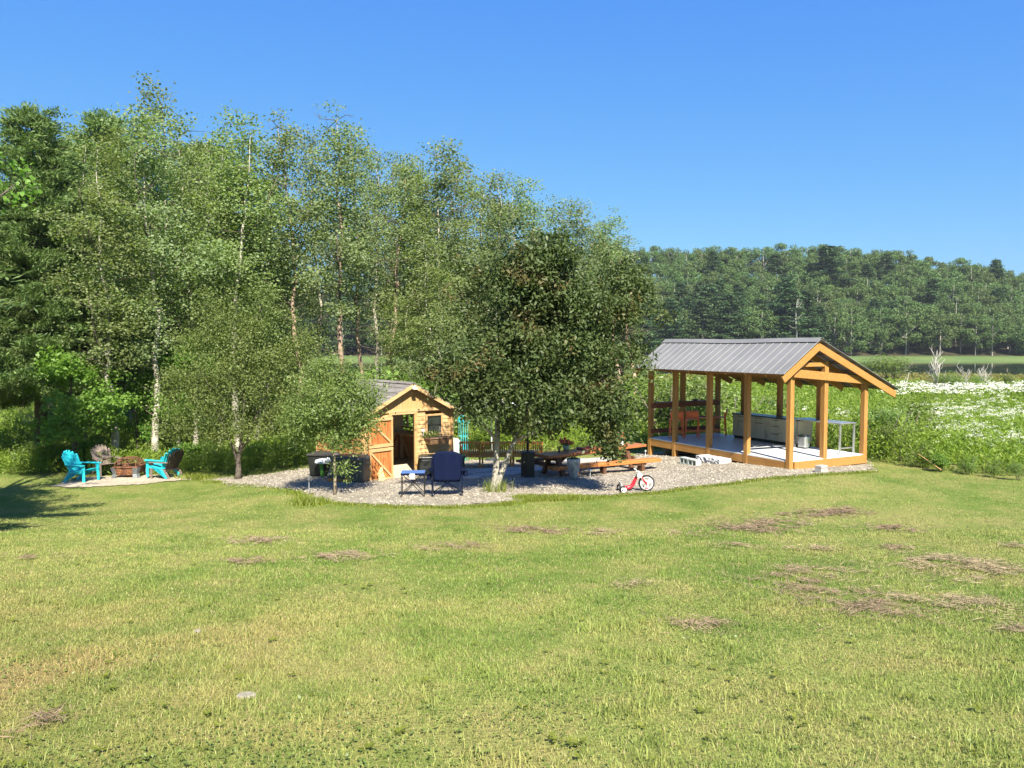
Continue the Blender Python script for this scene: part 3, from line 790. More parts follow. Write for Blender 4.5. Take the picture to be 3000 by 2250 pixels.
m = MB(); m.box((DX0+DX1)/2, -.05, .06, DX1-DX0+.02, .2, .06); m.build('threshold', M['ply'], shed, .004)
# roof
RO, RF, RB_ = .24, .24, .15
sl = (HR-HW)/((XR-XL)/2)
for sgn in (-1, 1):
    xe = XC+sgn*((XR-XL)/2+RO); ze = HR-abs(xe-XC)*sl
    m = MB(); K = 7
    # shingle courses as overlapping steps
    for k in range(K):
        f0, f1 = k/K, (k+1)/K
        xa = XC+(xe-XC)*f0; xb = XC+(xe-XC)*f1+sgn*.02; za = HR+(ze-HR)*f0+.012; zb = HR+(ze-HR)*f1+.030
        y0, y1 = -RF, SD+RB_
        vs = [(xa, y0, za), (xb, y0, zb), (xb, y1, zb), (xa, y1, za), (xa, y0, za-.02), (xb, y0, zb-.025), (xb, y1, zb-.025), (xa, y1, za-.02)]
        m.add(vs, [(0, 1, 2, 3), (4, 7, 6, 5), (0, 4, 5, 1), (1, 5, 6, 2), (2, 6, 7, 3), (3, 7, 4, 0)])
    # own orientation for the brick pattern: along y, rows down the slope
    rs = m.build('roof_slope', M['shingle_s'] if 'shingle_s' in M else M['shingle'], shed)
    m = MB(); m.beam((XC+sgn*.012, -RF+.015, HR-.055), (xe-sgn*.03, -RF+.015, ze-.035), .03, .11); m.build('fascia', M['cedar'], shed, .003)
    m = MB(); m.beam((XC+sgn*.03, -RF+.06+.02, HR-.08), (xe-sgn*.05, -RF+.08, ze-.055), .03, .06); m.build('soffit_trim', M['redwood'], shed)
m = MB()
for k in range(17):
    y0 = -RF+k*(SD+RB_+RF)/17
    for sgn in (-1, 1): m.beam((XC+sgn*.05, y0, HR+.018-.022+.018+.003*(k % 2)), (XC+sgn*.05, y0+.215, HR+.018-.022+.018+.003*(k % 2)), .12, .02, up=(sgn*sl, 0, 1))
m.build('ridge_cap', M['shingle'], shed)
m = MB(); m.box(XC, -RF-.02, HR-.09, .09, .05, .06); m.box(XC+.01, -RF-.06, HR-.13, .12, .08, .05); m.build('security_light', M['cloth'], shed, .006)
# front window
m = MB()
for args in (((WX0+WX1)/2, -.012, WZ1+.025, WX1-WX0+.10, .045, .05), ((WX0+WX1)/2, -.012, WZ0-.025, WX1-WX0+.10, .045, .05), (WX0-.025, -.012, (WZ0+WZ1)/2, .05, .045, WZ1-WZ0), (WX1+.025, -.012, (WZ0+WZ1)/2, .05, .045, WZ1-WZ0)): m.box(*args)
wf = m.build('window', M['cedar_v'], shed, .003)
m = MB()
for args in (((WX0+WX1)/2, -.02, WZ1-.012, WX1-WX0, .02, .024), ((WX0+WX1)/2, -.02, (WZ0+WZ1)/2, WX1-WX0, .02, .022), (WX0+.012, -.02, (WZ0+WZ1)/2, .024, .02, WZ1-WZ0-.03), (WX1-.012, -.02, (WZ0+WZ1)/2, .024, .02, WZ1-WZ0-.03), ((WX0+WX1)/2, -.02, WZ0+.012, WX1-WX0, .02, .024)): m.box(*args)
m.build('sash', M['black'], wf)
m = MB(); m.box((WX0+WX1)/2, .0, (WZ0+WZ1)/2, WX1-WX0-.03, .008, WZ1-WZ0-.03); m.build('pane', M['glass'], wf)
# window box
m = MB(); BX0, BX1 = .71, 1.40; 
vs = [(BX0+.04, -.26, .87), (BX1-.04, -.26, .87), (BX1-.04, -.02, .87), (BX0+.04, -.02, .87), (BX0, -.30, 1.05), (BX1, -.30, 1.05), (BX1, -.02, 1.05), (BX0, -.02, 1.05)]
m.add(vs, [(0, 1, 5, 4), (3, 7, 6, 2), (0, 3, 2, 1), (0, 4, 7, 3), (1, 2, 6, 5), (4, 5, 6, 7)]); wbx = m.build('window_box', wood('weathered_box_board', (.22, .13, .07), (.14, .08, .045), 0), shed, .003)
m = MB(); m.box((BX0+BX1)/2, -.30, 1.045, BX1-BX0+.04, .03, .035); m.box(BX0, -.16, 1.045, .03, .30, .035); m.box(BX1, -.16, 1.045, .03, .30, .035); m.build('box_rim', wbx.data.materials[0], wbx)
m = MB(); m.box((BX0+BX1)/2, -.16, 1.056, BX1-BX0-.05, .22, .02); m.build('soil', M['soil'], wbx)
# door, swung flat against the wall, two framed panels with a diagonal brace each
hinge = Vector((DX0-.03, -.10, 0)); da = math.radians(187)
DW = .80
for z0, z1 in ((.0, .90), (.92, 1.72)):
    m = MB(); nb = 8
    for k in range(nb): m.box(DW*(k+.5)/nb, .0, (z0+z1)/2, DW/nb-.004, .018, z1-z0)
    pn = m.build('door', M['door_wood'], shed); pn.location = hinge; pn.rotation_euler = (0, 0, da)
    m = MB()
    for zz in (z0+.045, z1-.045): m.box(DW/2, .028, zz, DW-.01, .035, .085)
    m.build('rail', M['door_rail'] if 'door_rail' in M else M['cedar'], pn, .003)
    m = MB(); m.beam((.06, .030, z0+.10), (DW-.06, .030, z1-.10), .034, .055, up=(0, 0, 1)); m.build('brace', M['cedar'], pn, .003)
    for x_ in (.035, DW-.035): m = MB(); m.box(x_, .03, (z0+z1)/2, .05, .03, z1-z0-.17); m.build('stile', M['cedar_v'], pn)
# ================================================================== FURNITURE
def A(deg): return math.radians(deg)
# ---- adirondack chairs (local +x is where the sitter looks)
def adirondack(label, p, rz, mat, back_mat=None, group='adirondack chairs round the fire pit'):
    t = thing('adirondack_chair', label, 'chair', p, rz, group)
    m = MB()
    for k in range(6):
        x0 = -.22+k*.092; z = .30+.09*((x0+.22)/.5)
        m.beam((x0, -.26, z), (x0, .26, z), .08, .022, up=(-.2, 0, 1))
    m.build('seat', mat, t, .004)
    m = MB(); n = 7
    for k in range(n):
        f = (k-(n-1)/2)/((n-1)/2); wd = .078
        L_ = .70*math.sqrt(max(.05, 1-(.62*f)**2))+.03; yb = f*.20; yt = f*.265
        cx = .035*(1-f*f)
        p0 = Vector((-.20-cx, yb, .26)); dr = Vector((-math.sin(A(27)), 0, math.cos(A(27))))
        m.beam(p0, p0+dr*L_+Vector((0, yt-yb, 0)), wd, .020, up=(1, 0, .5))
        q = p0+dr*L_+Vector((0, yt-yb, 0)); m.tube([q-dr*.02, q+dr*.028], [.037, .016], 8)
    m.build('backrest', back_mat or mat, t, .003)
    m = MB(); p0 = Vector((-.285, 0, .50)); m.beam(p0+Vector((-.02, -.27, 0)), p0+Vector((-.02, .27, 0)), .07, .03); p0 = Vector((-.25, 0, .30)); m.beam(p0+Vector((-.03, -.25, 0)), p0+Vector((-.03, .25, 0)), .07, .03); m.build('back_brace', back_mat or mat, t)
    for s_ in (-1, 1):
        m = MB(); pl = [(-.36, .25*s_), (.30, .25*s_), (.36, .28*s_), (.36, .36*s_), (.28, .40*s_), (-.10, .37*s_), (-.36, .30*s_)]
        if s_ < 0: pl = pl[::-1]
        m.prism(pl, .525, .552); m.build('armrest', mat, t, .005)
        m = MB(); m.add([(x_, s_*(.285+dy), z_) for dy in (-.016, .016) for x_, z_ in ((.34, .525), (.22, .525), (.25, .40), (.27, .0), (.34, 0))],
              [(0, 1, 2, 3, 4), (9, 8, 7, 6, 5), (0, 5, 6, 1), (1, 6, 7, 2), (2, 7, 8, 3), (3, 8, 9, 4), (4, 9, 5, 0)]); m.build('leg', mat, t)
        m = MB(); m.add([(x_, s_*(.27+dy), z_) for dy in (-.016, .016) for x_, z_ in ((.30, .40), (.0, .36), (-.22, .28), (-.40, .0), (-.48, .0), (-.30, .25), (-.10, .27), (.30, .30))],
              [tuple(range(8)), tuple(range(15, 7, -1))]+[(i, i+8, (i+1) % 8+8, (i+1) % 8) for i in range(8)]); m.build('leg', mat, t)
    return t
pq = on_g(243, 1411)
adirondack('turquoise adirondack chair at the left edge of the fire pit gravel, facing right', pq, A(-14), M['turq'])
adirondack('grey-brown adirondack chair behind the left turquoise one, facing the fire pit', on_g(290, 1398)+Vector((0, .45, 0)), A(-42), M['brown_pl'])
pr = on_g(480, 1401)
bro = adirondack('dark brown adirondack chair right of the fire pit with a turquoise one nested in it', pr+Vector((.07, 0, 0)), A(158), M['brown_pl'], M['dkbrown_pl'])
adirondack('turquoise adirondack chair stacked inside the dark brown chair right of the fire pit', pr+Vector((-.06, .03, .055)), A(158), M['turq'])
# ---- fire pit
fp = thing('fire_pit', 'rusty square fire pit with scrollwork panels, domed screen and grey flared legs', 'fire pit', on_g(364, 1402)+Vector((0, .35, 0)), A(4))
def scrolls(seed, w, h, place):
    rr = random.Random(seed); m = MB()
    for k in range(7):
        cx, cz = rr.uniform(-w*.42, w*.42), rr.uniform(.25*h, .75*h); r0 = rr.uniform(.05, .085); s_ = rr.choice((-1, 1)); a0_ = rr.uniform(0, 6)
        pts = [place(cx+r0*(1-i/18)*math.cos(a0_+s_*i*.5), cz+r0*(1-i/18)*math.sin(a0_+s_*i*.5)) for i in range(15)]
        m.tube(pts, .009, 5)
    return m
S_ = .37
for i, (nxv, nyv) in enumerate(((0, -1), (1, 0), (0, 1), (-1, 0))):
    tx, ty = -nyv, nxv
    def q(a, z, o=0.0, b=1.0): return (nxv*(S_-.10*(1-z/.3)*1.0+o)+tx*a*b, nyv*(S_-.10*(1-z/.3)+o)+ty*a*b, .08+z)
    m = MB(); m.add([q(-.27, 0), q(.27, 0), q(.36, .26), q(-.36, .26), q(-.27, 0, -.015), q(.27, 0, -.015), q(.36, .26, -.015), q(-.36, .26, -.015)],
                    [(0, 1, 2, 3), (7, 6, 5, 4), (0, 4, 5, 1), (1, 5, 6, 2), (2, 6, 7, 3), (3, 7, 4, 0)])
    pn = m.build('side_panel', M['rust'], fp)
    scrolls(i+3, .62, .26, lambda a, z: q(a, z, .008)).build('scrollwork', plain('orange_rust', (.30, .14, .06), .8, 0, .3, 8), pn)
    a_ = math.atan2(nyv, nxv)+math.pi/4
    m = MB(); cx, cy = .50*math.cos(a_), .50*math.sin(a_)
    d_ = Vector((math.cos(a_), math.sin(a_), 0)); s2 = Vector((-d_.y, d_.x, 0)); vs = []
    for z_, r_, w_ in ((0, .52, .12), (.14, .46, .10), (.34, .53, .13)):
        for sg, o_ in ((-1, 0), (0, .05), (1, 0)): vs.append(d_*(r_+o_)+s2*(sg*w_)+Vector((0, 0, z_)))
        for sg, o_ in ((1, -.02), (0, .03), (-1, -.02)): vs.append(d_*(r_+o_)+s2*(sg*w_)+Vector((0, 0, z_)))
    fs = [(0, 5, 4, 3, 2, 1), (12, 13, 14, 15, 16, 17)]
    for r_ in range(2):
        for k in range(6): fs.append((r_*6+k, r_*6+(k+1) % 6, (r_+1)*6+(k+1) % 6, (r_+1)*6+k))
    m.add(vs, fs); m.build('leg', M['grey_iron'], fp)
m = MB(); m.lathe([(.0, .10), (.26, .10), (.34, .30), (.33, .30), (.25, .12), (0, .12)], 24); m.build('fire_bowl', M['rust'], fp)
m = MB(); 
for s_ in (-1, 1): m.beam((-.38, s_*.36, .345), (.38, s_*.36, .345), .04, .03); m.beam((s_*.36, -.34, .347), (s_*.36, .34, .347), .04, .03)
m.build('rim', M['rust'], fp)
m = MB()
base = [(-.33, -.33), (.33, -.33), (.33, .33), (-.33, .33)]; topp = [(-.19, -.19), (.19, -.19), (.19, .19), (-.19, .19)]
for i in range(4):
    b0, b1, t0, t1 = base[i], base[(i+1) % 4], topp[i], topp[(i+1) % 4]
    m.tube([(b0[0], b0[1], .36), (b0[0]*.9, b0[1]*.9, .50), (t0[0], t0[1], .60)], .011, 5); m.tube([(t0[0], t0[1], .60), (t1[0], t1[1], .60)], .011, 5); m.tube([(b0[0], b0[1], .365), (b1[0], b1[1], .365)], .011, 5)
    for k in range(1, 9):
        f = k/9; a = (b0[0]+(b1[0]-b0[0])*f, b0[1]+(b1[1]-b0[1])*f); c_ = (t0[0]+(t1[0]-t0[0])*f, t0[1]+(t1[1]-t0[1])*f)
        m.tube([(a[0], a[1], .36), (a[0]*.9, a[1]*.9, .50), (c_[0], c_[1], .60)], .0035, 4, False)
sc = m.build('spark_screen', M['rust'], fp)
for i, (nxv, nyv) in enumerate(((0, -1), (1, 0), (0, 1), (-1, 0))):
    tx, ty = -nyv, nxv
    scrolls(i+20, .5, .22, lambda a, z: (nxv*(.34-.35*z*.9)+tx*a, nyv*(.34-.35*z*.9)+ty*a, .37+z)).build('scrollwork', M['rust'], sc)
m = MB(); m.tube([(-.05, 0, .60), (-.05, 0, .63), (.05, 0, .63), (.05, 0, .60)], .008, 5); m.box(0, 0, .60, .38, .38, .006); m.build('screen_handle', M['rust'], sc)

# ---- picnic table
zt = .47
pA = at_z(1611, 1336, zt); pB = at_z(1893, 1301, zt)
dT = (pB-pA); TL = dT.length; ta = math.atan2(dT.y, dT.x)
tbl = thing('picnic_table', 'long slab-topped wooden picnic table on dark trestle legs', 'picnic table', Vector((pA.x, pA.y, 0)), ta)
TW_ = .62
rr = random.Random(3)
def slab(x0, x1, y0, y1, z0, z1, amp, seed, nseg=26):
    rr = random.Random(seed); e0 = [y0+amp*math.sin(i*.6+seed)+rr.uniform(-amp, amp)*.6 for i in range(nseg+1)]; e1 = [y1+rr.uniform(-amp, amp)*.5 for i in range(nseg+1)]
    poly = [(x0+(x1-x0)*i/nseg+(rr.uniform(-.01, .01) if 0 < i < nseg else 0), e0[i]) for i in range(nseg+1)]+[(x1-(x1-x0)*i/nseg, e1[nseg-i]) for i in range(nseg+1)]
    return MB().prism(poly, z0, z1)
slab(-.02, TL, 0, TW_, zt-.075, zt, .018, 2).build('tabletop', M['table_top'], tbl, .008)
zg1 = -.20
sb = slab(-.15, TL-.35, TW_+.38, TW_+.64, .17, .235, .01, 5); sb.build('bench_seat', M['table_leg'], tbl, .006)
for xx in (.42, TL-.72):
    zg_ = gz(pA.x+math.cos(ta)*xx, pA.y+math.sin(ta)*xx)-.02
    for s_ in (-1, 1):
        m = MB(); yc = TW_/2; m.beam((xx, yc+s_*.14, zt-.08), (xx, yc+s_*.42, zg_), .085, .15, up=(1, 0, 0)); m.build('leg', M['table_leg'], tbl, .005)
    m = MB(); m.beam((xx+.09, -.08, .11), (xx+.09, TW_+.66, .11), .07, .11); m.build('cross_beam', M['table_leg'], tbl, .005)
    m = MB(); m.beam((xx-.088, .05, zt-.13), (xx-.088, TW_-.05, zt-.13), .07, .10); m.build('cross_beam', M['table_leg'], tbl, .005)
    m = MB(); s3 = 1 if xx < 1 else -1
    m.beam((xx+.05*s3, TW_/2, .10), (xx+.55*s3, TW_/2, zt-.08), .06, .09, up=(0, 1, 0)); m.build('brace', M['table_leg'], tbl)
# near bench, a separate slab bench
zb_ = .155
qA = at_z(1619, 1370, zb_); qB = at_z(1938, 1343, zb_); dB = qB-qA; BL = dB.length; ba = math.atan2(dB.y, dB.x)
bench = thing('slab_bench', 'long thick slab bench in front of the picnic table', 'bench', Vector((qA.x, qA.y, 0)), ba)
slab(0, BL, 0, .30, zb_-.095, zb_, .012, 9).build('seat', M['table_edge'], bench, .01)
for xx in (.82, 1.75, BL-.62):
    m = MB(); z0 = gz(qA.x+math.cos(ba)*xx, qA.y+math.sin(ba)*xx)-.05
    m.beam((xx, .16, zb_-.09), (xx, .16, z0), .24 if xx != 1.75 else .2, .10, up=(1, 0, 0)); m.build('leg', M['table_leg'] if xx > 1 else M['table_edge'], bench, .006)
m = MB(); m.beam((BL-.62-.25, .16, zb_-.13), (BL-.62+.12, .16, zb_-.13), .2, .07); m.build('bracket', M['table_leg'], bench, .006)
# ---- things on the table
def flowers(name, label, p, pot_mat, pot_r, pot_h, petal, r, n, seed, cat='potted flowers', leafy=True):
    t = thing(name, label, cat, p, 0)
    m = MB(); m.lathe([(0, 0), (pot_r*.62, 0), (pot_r*.95, pot_h*.45), (pot_r, pot_h*.8), (pot_r*.86, pot_h), (pot_r*.78, pot_h), (pot_r*.8, pot_h*.8), (0, pot_h*.78)], 20); m.build('pot', pot_mat, t, smooth=True)
    rn = np.random.default_rng(seed)
    cs = rn.normal(0, 1, (n, 3)); cs = norm(cs)*r*rn.uniform(.55, 1, (n, 1)); cs[:, 2] = np.abs(cs[:, 2])*.85; cs += [0, 0, pot_h+r*.35]
    if leafy:
        N = n*14; c = norm(rn.normal(0, 1, (N, 3)))*r*rn.uniform(.2, .95, (N, 1)); c[:, 2] = np.abs(c[:, 2])*.7; c += [0, 0, pot_h+r*.1]
        V, Fq = leaf_quads(c, rn.normal(0, 1, (N, 3))+[0, 0, .5], rn.normal(0, 1, (N, 3))+[0, -.3, 1], rn.uniform(.04, .08, N), rn.uniform(.02, .035, N))
        np_mesh('foliage', V, Fq, M['leaf_bush'], t, {'v': rn.random(N)})
    if petal:
        K = 22; N = n*K; c0 = np.repeat(cs, K, 0); d = norm(rn.normal(0, 1, (N, 3))); c = c0+d*rn.uniform(.01, .038, (N, 1))
        V, Fq = leaf_quads(c, d+rn.normal(0, .4, (N, 3)), rn.normal(0, 1, (N, 3)), rn.uniform(.03, .05, N), rn.uniform(.022, .035, N))
        np_mesh('flowers', V, Fq, petal, t)
    return t
def on_table(px, py): p = at_z(px, py, zt); return p
flowers('flower_pot', 'coral-red flowers in a pale teal bowl on the picnic table', on_table(1658, 1320), M['teal'], .095, .15, M['petal'], .20, 22, 3)
flowers('flower_vase', 'small yellow flower in a slim glass beside the teal bowl', on_table(1638, 1325), M['char_pl'], .03, .10, M['petal_y'], .07, 5, 5)
flowers('flower_pot', 'coral-red flowers half hidden by leaves at the far end of the picnic table', on_table(1815, 1303), M['teal'], .06, .12, M['petal'], .22, 16, 8)
o = MB().lathe([(0, 0), (.045, 0), (.045, .13), (.035, .14), (0, .14)], 14).build('candle_jar', M['paper'], None, smooth=True, loc=on_table(1823, 1306)); tag(o, 'white cylindrical candle jar near the far end of the picnic table', 'jar')
for k, (px, py, lb) in enumerate(((1702, 1316, 'larger dark red shallow bowl lying on the middle of the picnic table'), (1728, 1312, 'dark red dish behind the larger bowl on the picnic table'))):
    o = MB().lathe([(0, 0), (.10, 0), (.155, .035), (.15, .045), (.10, .012), (0, .012)], 20).build('bowl', plain('dark_red_glaze', (.16, .03, .02), .35), None, smooth=True, loc=on_table(px, py)); tag(o, lb, 'bowl', 'bowls on the picnic table')
# ---- galvanised planter
pp = on_g(1680, 1405)
pl = thing('tall_planter', 'tall mottled grey tapered planter in front of the picnic bench', 'planter', pp, 0)
m = MB(); m.lathe([(0, .0), (.075, .0), (.115, .10), (.155, .28), (.178, .46), (.185, .56), (.165, .56), (.16, .50), (0, .49)], 24); m.build('pot', M['galv'], pl, smooth=True)
rn = np.random.default_rng(6); N = 60; c = rn.normal(0, .06, (N, 3)); c[:, 2] = .55+np.abs(c[:, 2])
V, Fq = leaf_quads(c, rn.normal(0, 1, (N, 3))+[0, 0, 1], rn.normal(0, 1, (N, 3)), rn.uniform(.05, .1, N), rn.uniform(.03, .05, N)); np_mesh('foliage', V, Fq, M['leaf_dark'], pl, {'v': rn.random(N)})
# ---- solar stake light
sl_ = thing('solar_light', 'small glass globe light on a short white stake in the gravel', 'garden light', on_g(1729, 1399), 0)
m = MB(); m.tube([(0, 0, -.05), (0, 0, .16)], .008, 6); m.build('stake', M['white'], sl_)
m = MB(); m.lathe([(0, .145), (.03, .155), (.045, .19), (.03, .225), (0, .235)], 14); m.build('globe', M['steel_l'], sl_, smooth=True)
s2_ = copy_tree(sl_); s2_.location = on_g(1891, 1338); s2_['label'] = 'tiny white stake light on the grass beside the pavilion corner post'
# ---- patio heater
ph = thing('patio_heater', 'black cylindrical patio heater with pole rising into the tree', 'patio heater', on_g(1546, 1398), 0)
m = MB(); m.lathe([(0, 0), (.215, 0), (.225, .02), (.20, .035), (.185, .05), (.185, .70), (.175, .72), (0, .72)], 28); m.build('tank_cover', M['black_pl'], ph, smooth=False)
m = MB(); m.lathe([(.188, .02), (.215, .03), (.215, .045), (.188, .055)], 28, (0, 0, .65)); m.build('rim', M['black_pl'], ph)
m = MB(); m.tube([(0, 0, .70), (0, 0, 2.0)], .028, 10); m.build('pole', M['black'], ph, smooth=True)
m = MB(); m.lathe([(.05, 2.0), (.09, 2.02), (.09, 2.20), (.05, 2.23), (0, 2.23)], 16); m.build('burner', M['black'], ph)
m = MB(); m.lathe([(0, 2.30), (.36, 2.24), (.38, 2.22), (.05, 2.27), (0, 2.27)], 24); m.build('reflector', M['steel_l'], ph, smooth=True)
m = MB(); m.box(-.10, -.170, .44, .05, .02, .012); m.build('maker_plate', M['steel_l'], ph)
# ---- slatted teak benches, backs to the camera
def teak_bench(label, px0, px1, py, W=None):
    a = on_g(px0, py); b = on_g(px1, py); b = Vector((a.x+(b.x-a.x), a.y+.0, a.z)); L_ = (b-a).length
    t = thing('slatted_bench', label, 'bench', Vector(((a.x+b.x)/2, a.y, a.z)), A(2), 'slatted teak benches on the flagstones')
    H = .79
    for x_ in (-L_/2+.03, L_/2-.03):
        m = MB(); m.tube([(x_, .0, 0), (x_, .05, .2), (x_, .06, .40), (x_, -.02, H-.02)], .026, 4); m.build('leg', M['teak'], t)
        m = MB(); m.beam((x_, .58, 0), (x_, .58, .58), .05, .05, up=(0, 1, 0)); m.build('leg', M['teak'], t)
        m = MB(); m.beam((x_, .02, .60), (x_, .66, .60), .06, .028); m.build('armrest', M['teak'], t)
    m = MB()
    m.beam((-L_/2, -.015, H), (L_/2, -.015, H), .035, .06); m.build('top_rail', M['teak'], t); m = MB(); m.beam((-L_/2, .06, .37), (L_/2, .06, .37), .035, .07); n = int(L_/.075)
    m.build('bottom_rail', M['teak'], t)
    m = MB()
    for k in range(n): x_ = -L_/2+.06+(L_-.12)*(k+.5)/n; m.beam((x_, .055, .40), (x_, -.012, H-.02), .036, .016, up=(0, 1, 0))
    m.build('back_slats', M['teak'], t)
    m = MB()
    for k in range(7): m.beam((-L_/2+.03, .10+k*.078, .42), (L_/2-.03, .10+k*.078, .42), .06, .02)
    m.beam((-L_/2+.03, .60, .385), (L_/2-.03, .60, .385), .03, .07); m.build('seat', M['teak'], t)
    m = MB(); m.box(0, .35, .462, L_-.12, .46, .06); m.build('cushion', plain('yellow_cushion', (.72, .60, .22), .9), t, .02)
    return t
teak_bench('short slatted teak bench nearest the shed corner', 1346, 1409, 1373)
teak_bench('slatted teak bench behind the two trunks of the big tree', 1411, 1500, 1373)
teak_bench('slatted teak bench behind the black patio heater', 1502, 1590, 1372)
o = blob('white_cushion', on_g(1333, 1352)+Vector((0, .4, .12)), (.21, .15, .34), M['cloth'], 7, amp=.12, flat=.8); tag(o, 'rounded cream canvas bundle against the right corner of the shed', 'cushion')
sl3 = thing('side_cabinet', 'low reddish wooden patio table at the right end of the teak benches', 'table', on_g(1612, 1364), A(3))
m = MB(); m.box(0, 0, .40, .55, .45, .04); m.build('tabletop', M['teak'], sl3, .004)
for x_ in (-.24, .24):
    for y_ in (-.19, .19): m = MB(); m.box(x_, y_, .19, .045, .045, .38); m.build('leg', M['teak'], sl3)
m = MB(); m.box(0, -.20, .33, .44, .02, .09); m.box(0, .20, .33, .44, .02, .09); m.build('apron', M['teak'], sl3)
# ---- flagstones
rr = random.Random(11)
for k, (px, py, r_) in enumerate(((1395, 1381, .42), (1445, 1378, .36), (1500, 1376, .40), (1552, 1374, .40), (1600, 1378, .42), (1420, 1393, .30), (1372, 1400, .34), (1480, 1388, .40), (1590, 1368, .36), (1640, 1372, .4), (1360, 1388, .3), (1702, 1352, .6), (1760, 1349, .55), (1532, 1386, .34))):
    p = on_g(px, py); n = 9; ph_ = rr.uniform(0, 6)
    poly = [(r_*(1+rr.uniform(-.2, .12))*math.cos(ph_+2*math.pi*i/n)*1.15, r_*(1+rr.uniform(-.2, .12))*math.sin(ph_+2*math.pi*i/n)*.85) for i in range(n)]
    o = MB().prism(poly, -.03, .034).build('flagstone', M['slate'], None, .006, loc=p)
    tag(o, 'flat pale flagstone set in the gravel around the teak benches', 'flagstone', 'flagstones round the teak benches')
# ---- turquoise obelisk trellis
tp = Vector((at_y(1357.5, 1290, 25.2).x, 25.2, gz(-1.6, 25.2)))
tr_ = thing('garden_trellis', 'slim turquoise metal obelisk trellis right of the shed', 'trellis', tp, 0)
m = MB(); TH = 1.62
for k in range(6):
    a = 2*math.pi*k/6; m.tube([(.145*math.cos(a), .145*math.sin(a), 0), (.145*math.cos(a), .145*math.sin(a), TH-.33)], .0045, 5)
m.tube([(0, 0, .35), (0, 0, TH-.30)], .009, 6); m.build('bars', M['turq'], tr_)
m = MB()
for z_ in (.42, .82, TH-.33):
    m.tube([(.147*math.cos(2*math.pi*k/16), .147*math.sin(2*math.pi*k/16), z_) for k in range(17)], .006, 5, False)
m.build('hoops', M['turq'], tr_)
m = MB()
for k in range(8):
    a = 2*math.pi*k/8; m.tube([(.19*math.cos(a), .19*math.sin(a), TH-.34), (.15*math.cos(a), .15*math.sin(a), TH-.20), (.06*math.cos(a), .06*math.sin(a), TH-.08), (0, 0, TH)], .009, 5, False)
m.tube([(0, 0, TH-.02), (0, 0, TH+.07)], [.012, .004], 5); m.build('dome', M['turq'], tr_)
# ---- white garden umbrella seen through the leaves
uc = at_y(1440, 1180, 25.4); ug = gz(uc.x, 25.4)
um = thing('garden_umbrella', 'white garden umbrella half hidden behind the big tree', 'umbrella', Vector((uc.x, 25.4, ug)), 0)
m = MB(); n = 8; Ru = .95; zr, za = uc.z-ug-.10, uc.z-ug+.28
vs = [(0, 0, za)]+[(Ru*math.cos(2*math.pi*k/n+.2), Ru*math.sin(2*math.pi*k/n+.2), zr) for k in range(n)]
o = m.add(vs, [(0, k+1, (k+1) % n+1) for k in range(n)]).build('canopy', M['white'], um); sol = o.modifiers.new('t', 'SOLIDIFY'); sol.thickness = .01
m = MB(); m.tube([(0, 0, 0), (0, 0, za+.06)], .02, 8); m.build('pole', M['white'], um)
m = MB(); m.lathe([(0, 0), (.22, 0), (.22, .05), (.04, .08), (.04, .25), (0, .25)], 16); m.build('base', M['char_pl'], um)
# ---- resin boxes by the shed
b_ = on_g(1293, 1397)
dk = thing('deck_box', 'black resin deck box right of the open shed door behind the camping chair', 'storage box', b_+Vector((0, .25, 0)), A(6))
m = MB(); m.box(0, 0, .25, 1.24, .52, .50); m.build('box_body', M['black_pl'], dk, .03)
m = MB(); m.box(0, -.01, .535, 1.30, .58, .07); m.build('lid', M['black_pl'], dk, .03)
m = MB()
for k in range(9): m.box(-.52+k*.13, -.262, .25, .05, .012, .40)
m.build('ribs', M['black_pl'], dk)
b_ = on_g(1022, 1414)
gb = thing('deck_box', 'charcoal resin deck box left of the shed door under the small tree', 'storage box', b_+Vector((-.02, .32, 0)), A(-16))
poly = []
for k in range(24):
    a = 2*math.pi*k/24; ca, sa = math.cos(a), math.sin(a); poly.append((.47*abs(ca)**.42*(1 if ca > 0 else -1), .32*abs(sa)**.42*(1 if sa > 0 else -1)))
m = MB(); m.prism(poly, 0, .58); m.build('box_body', M['char_pl'], gb, .01)
m = MB(); vs = []; 
for sc_, z_ in ((1.04, .56), (1.05, .61), (1.0, .65), (.8, .675)): vs += [(p[0]*sc_, p[1]*sc_, z_) for p in poly]
fs = [(r_*24+k, r_*24+(k+1) % 24, (r_+1)*24+(k+1) % 24, (r_+1)*24+k) for r_ in range(3) for k in range(24)]+[tuple(range(23, -1, -1)), tuple(range(72, 96))]
m.add(vs, fs).build('lid', M['char_pl'], gb)
b_ = on_g(938, 1399)
kb = thing('storage_bin', 'black covered bin standing behind the charcoal deck box', 'storage bin', b_+Vector((.02, .35, 0)), A(-12))
m = MB(); m.add([(-.30, -.26, 0), (.34, -.26, 0), (.34, .3, 0), (-.30, .3, 0), (-.34, -.31, .58), (.38, -.31, .58), (.38, .34, .58), (-.34, .34, .58)], [(3, 2, 1, 0), (4, 5, 6, 7), (0, 1, 5, 4), (1, 2, 6, 5), (2, 3, 7, 6), (3, 0, 4, 7)]); m.build('bin_body', M['black_pl'], kb, .03)
m = MB(); m.box(.02, .01, .60, .78, .70, .05); m.build('cover', plain('dark_canvas', (.035, .033, .03), .85, 0, .3, 6, .4), kb, .02)
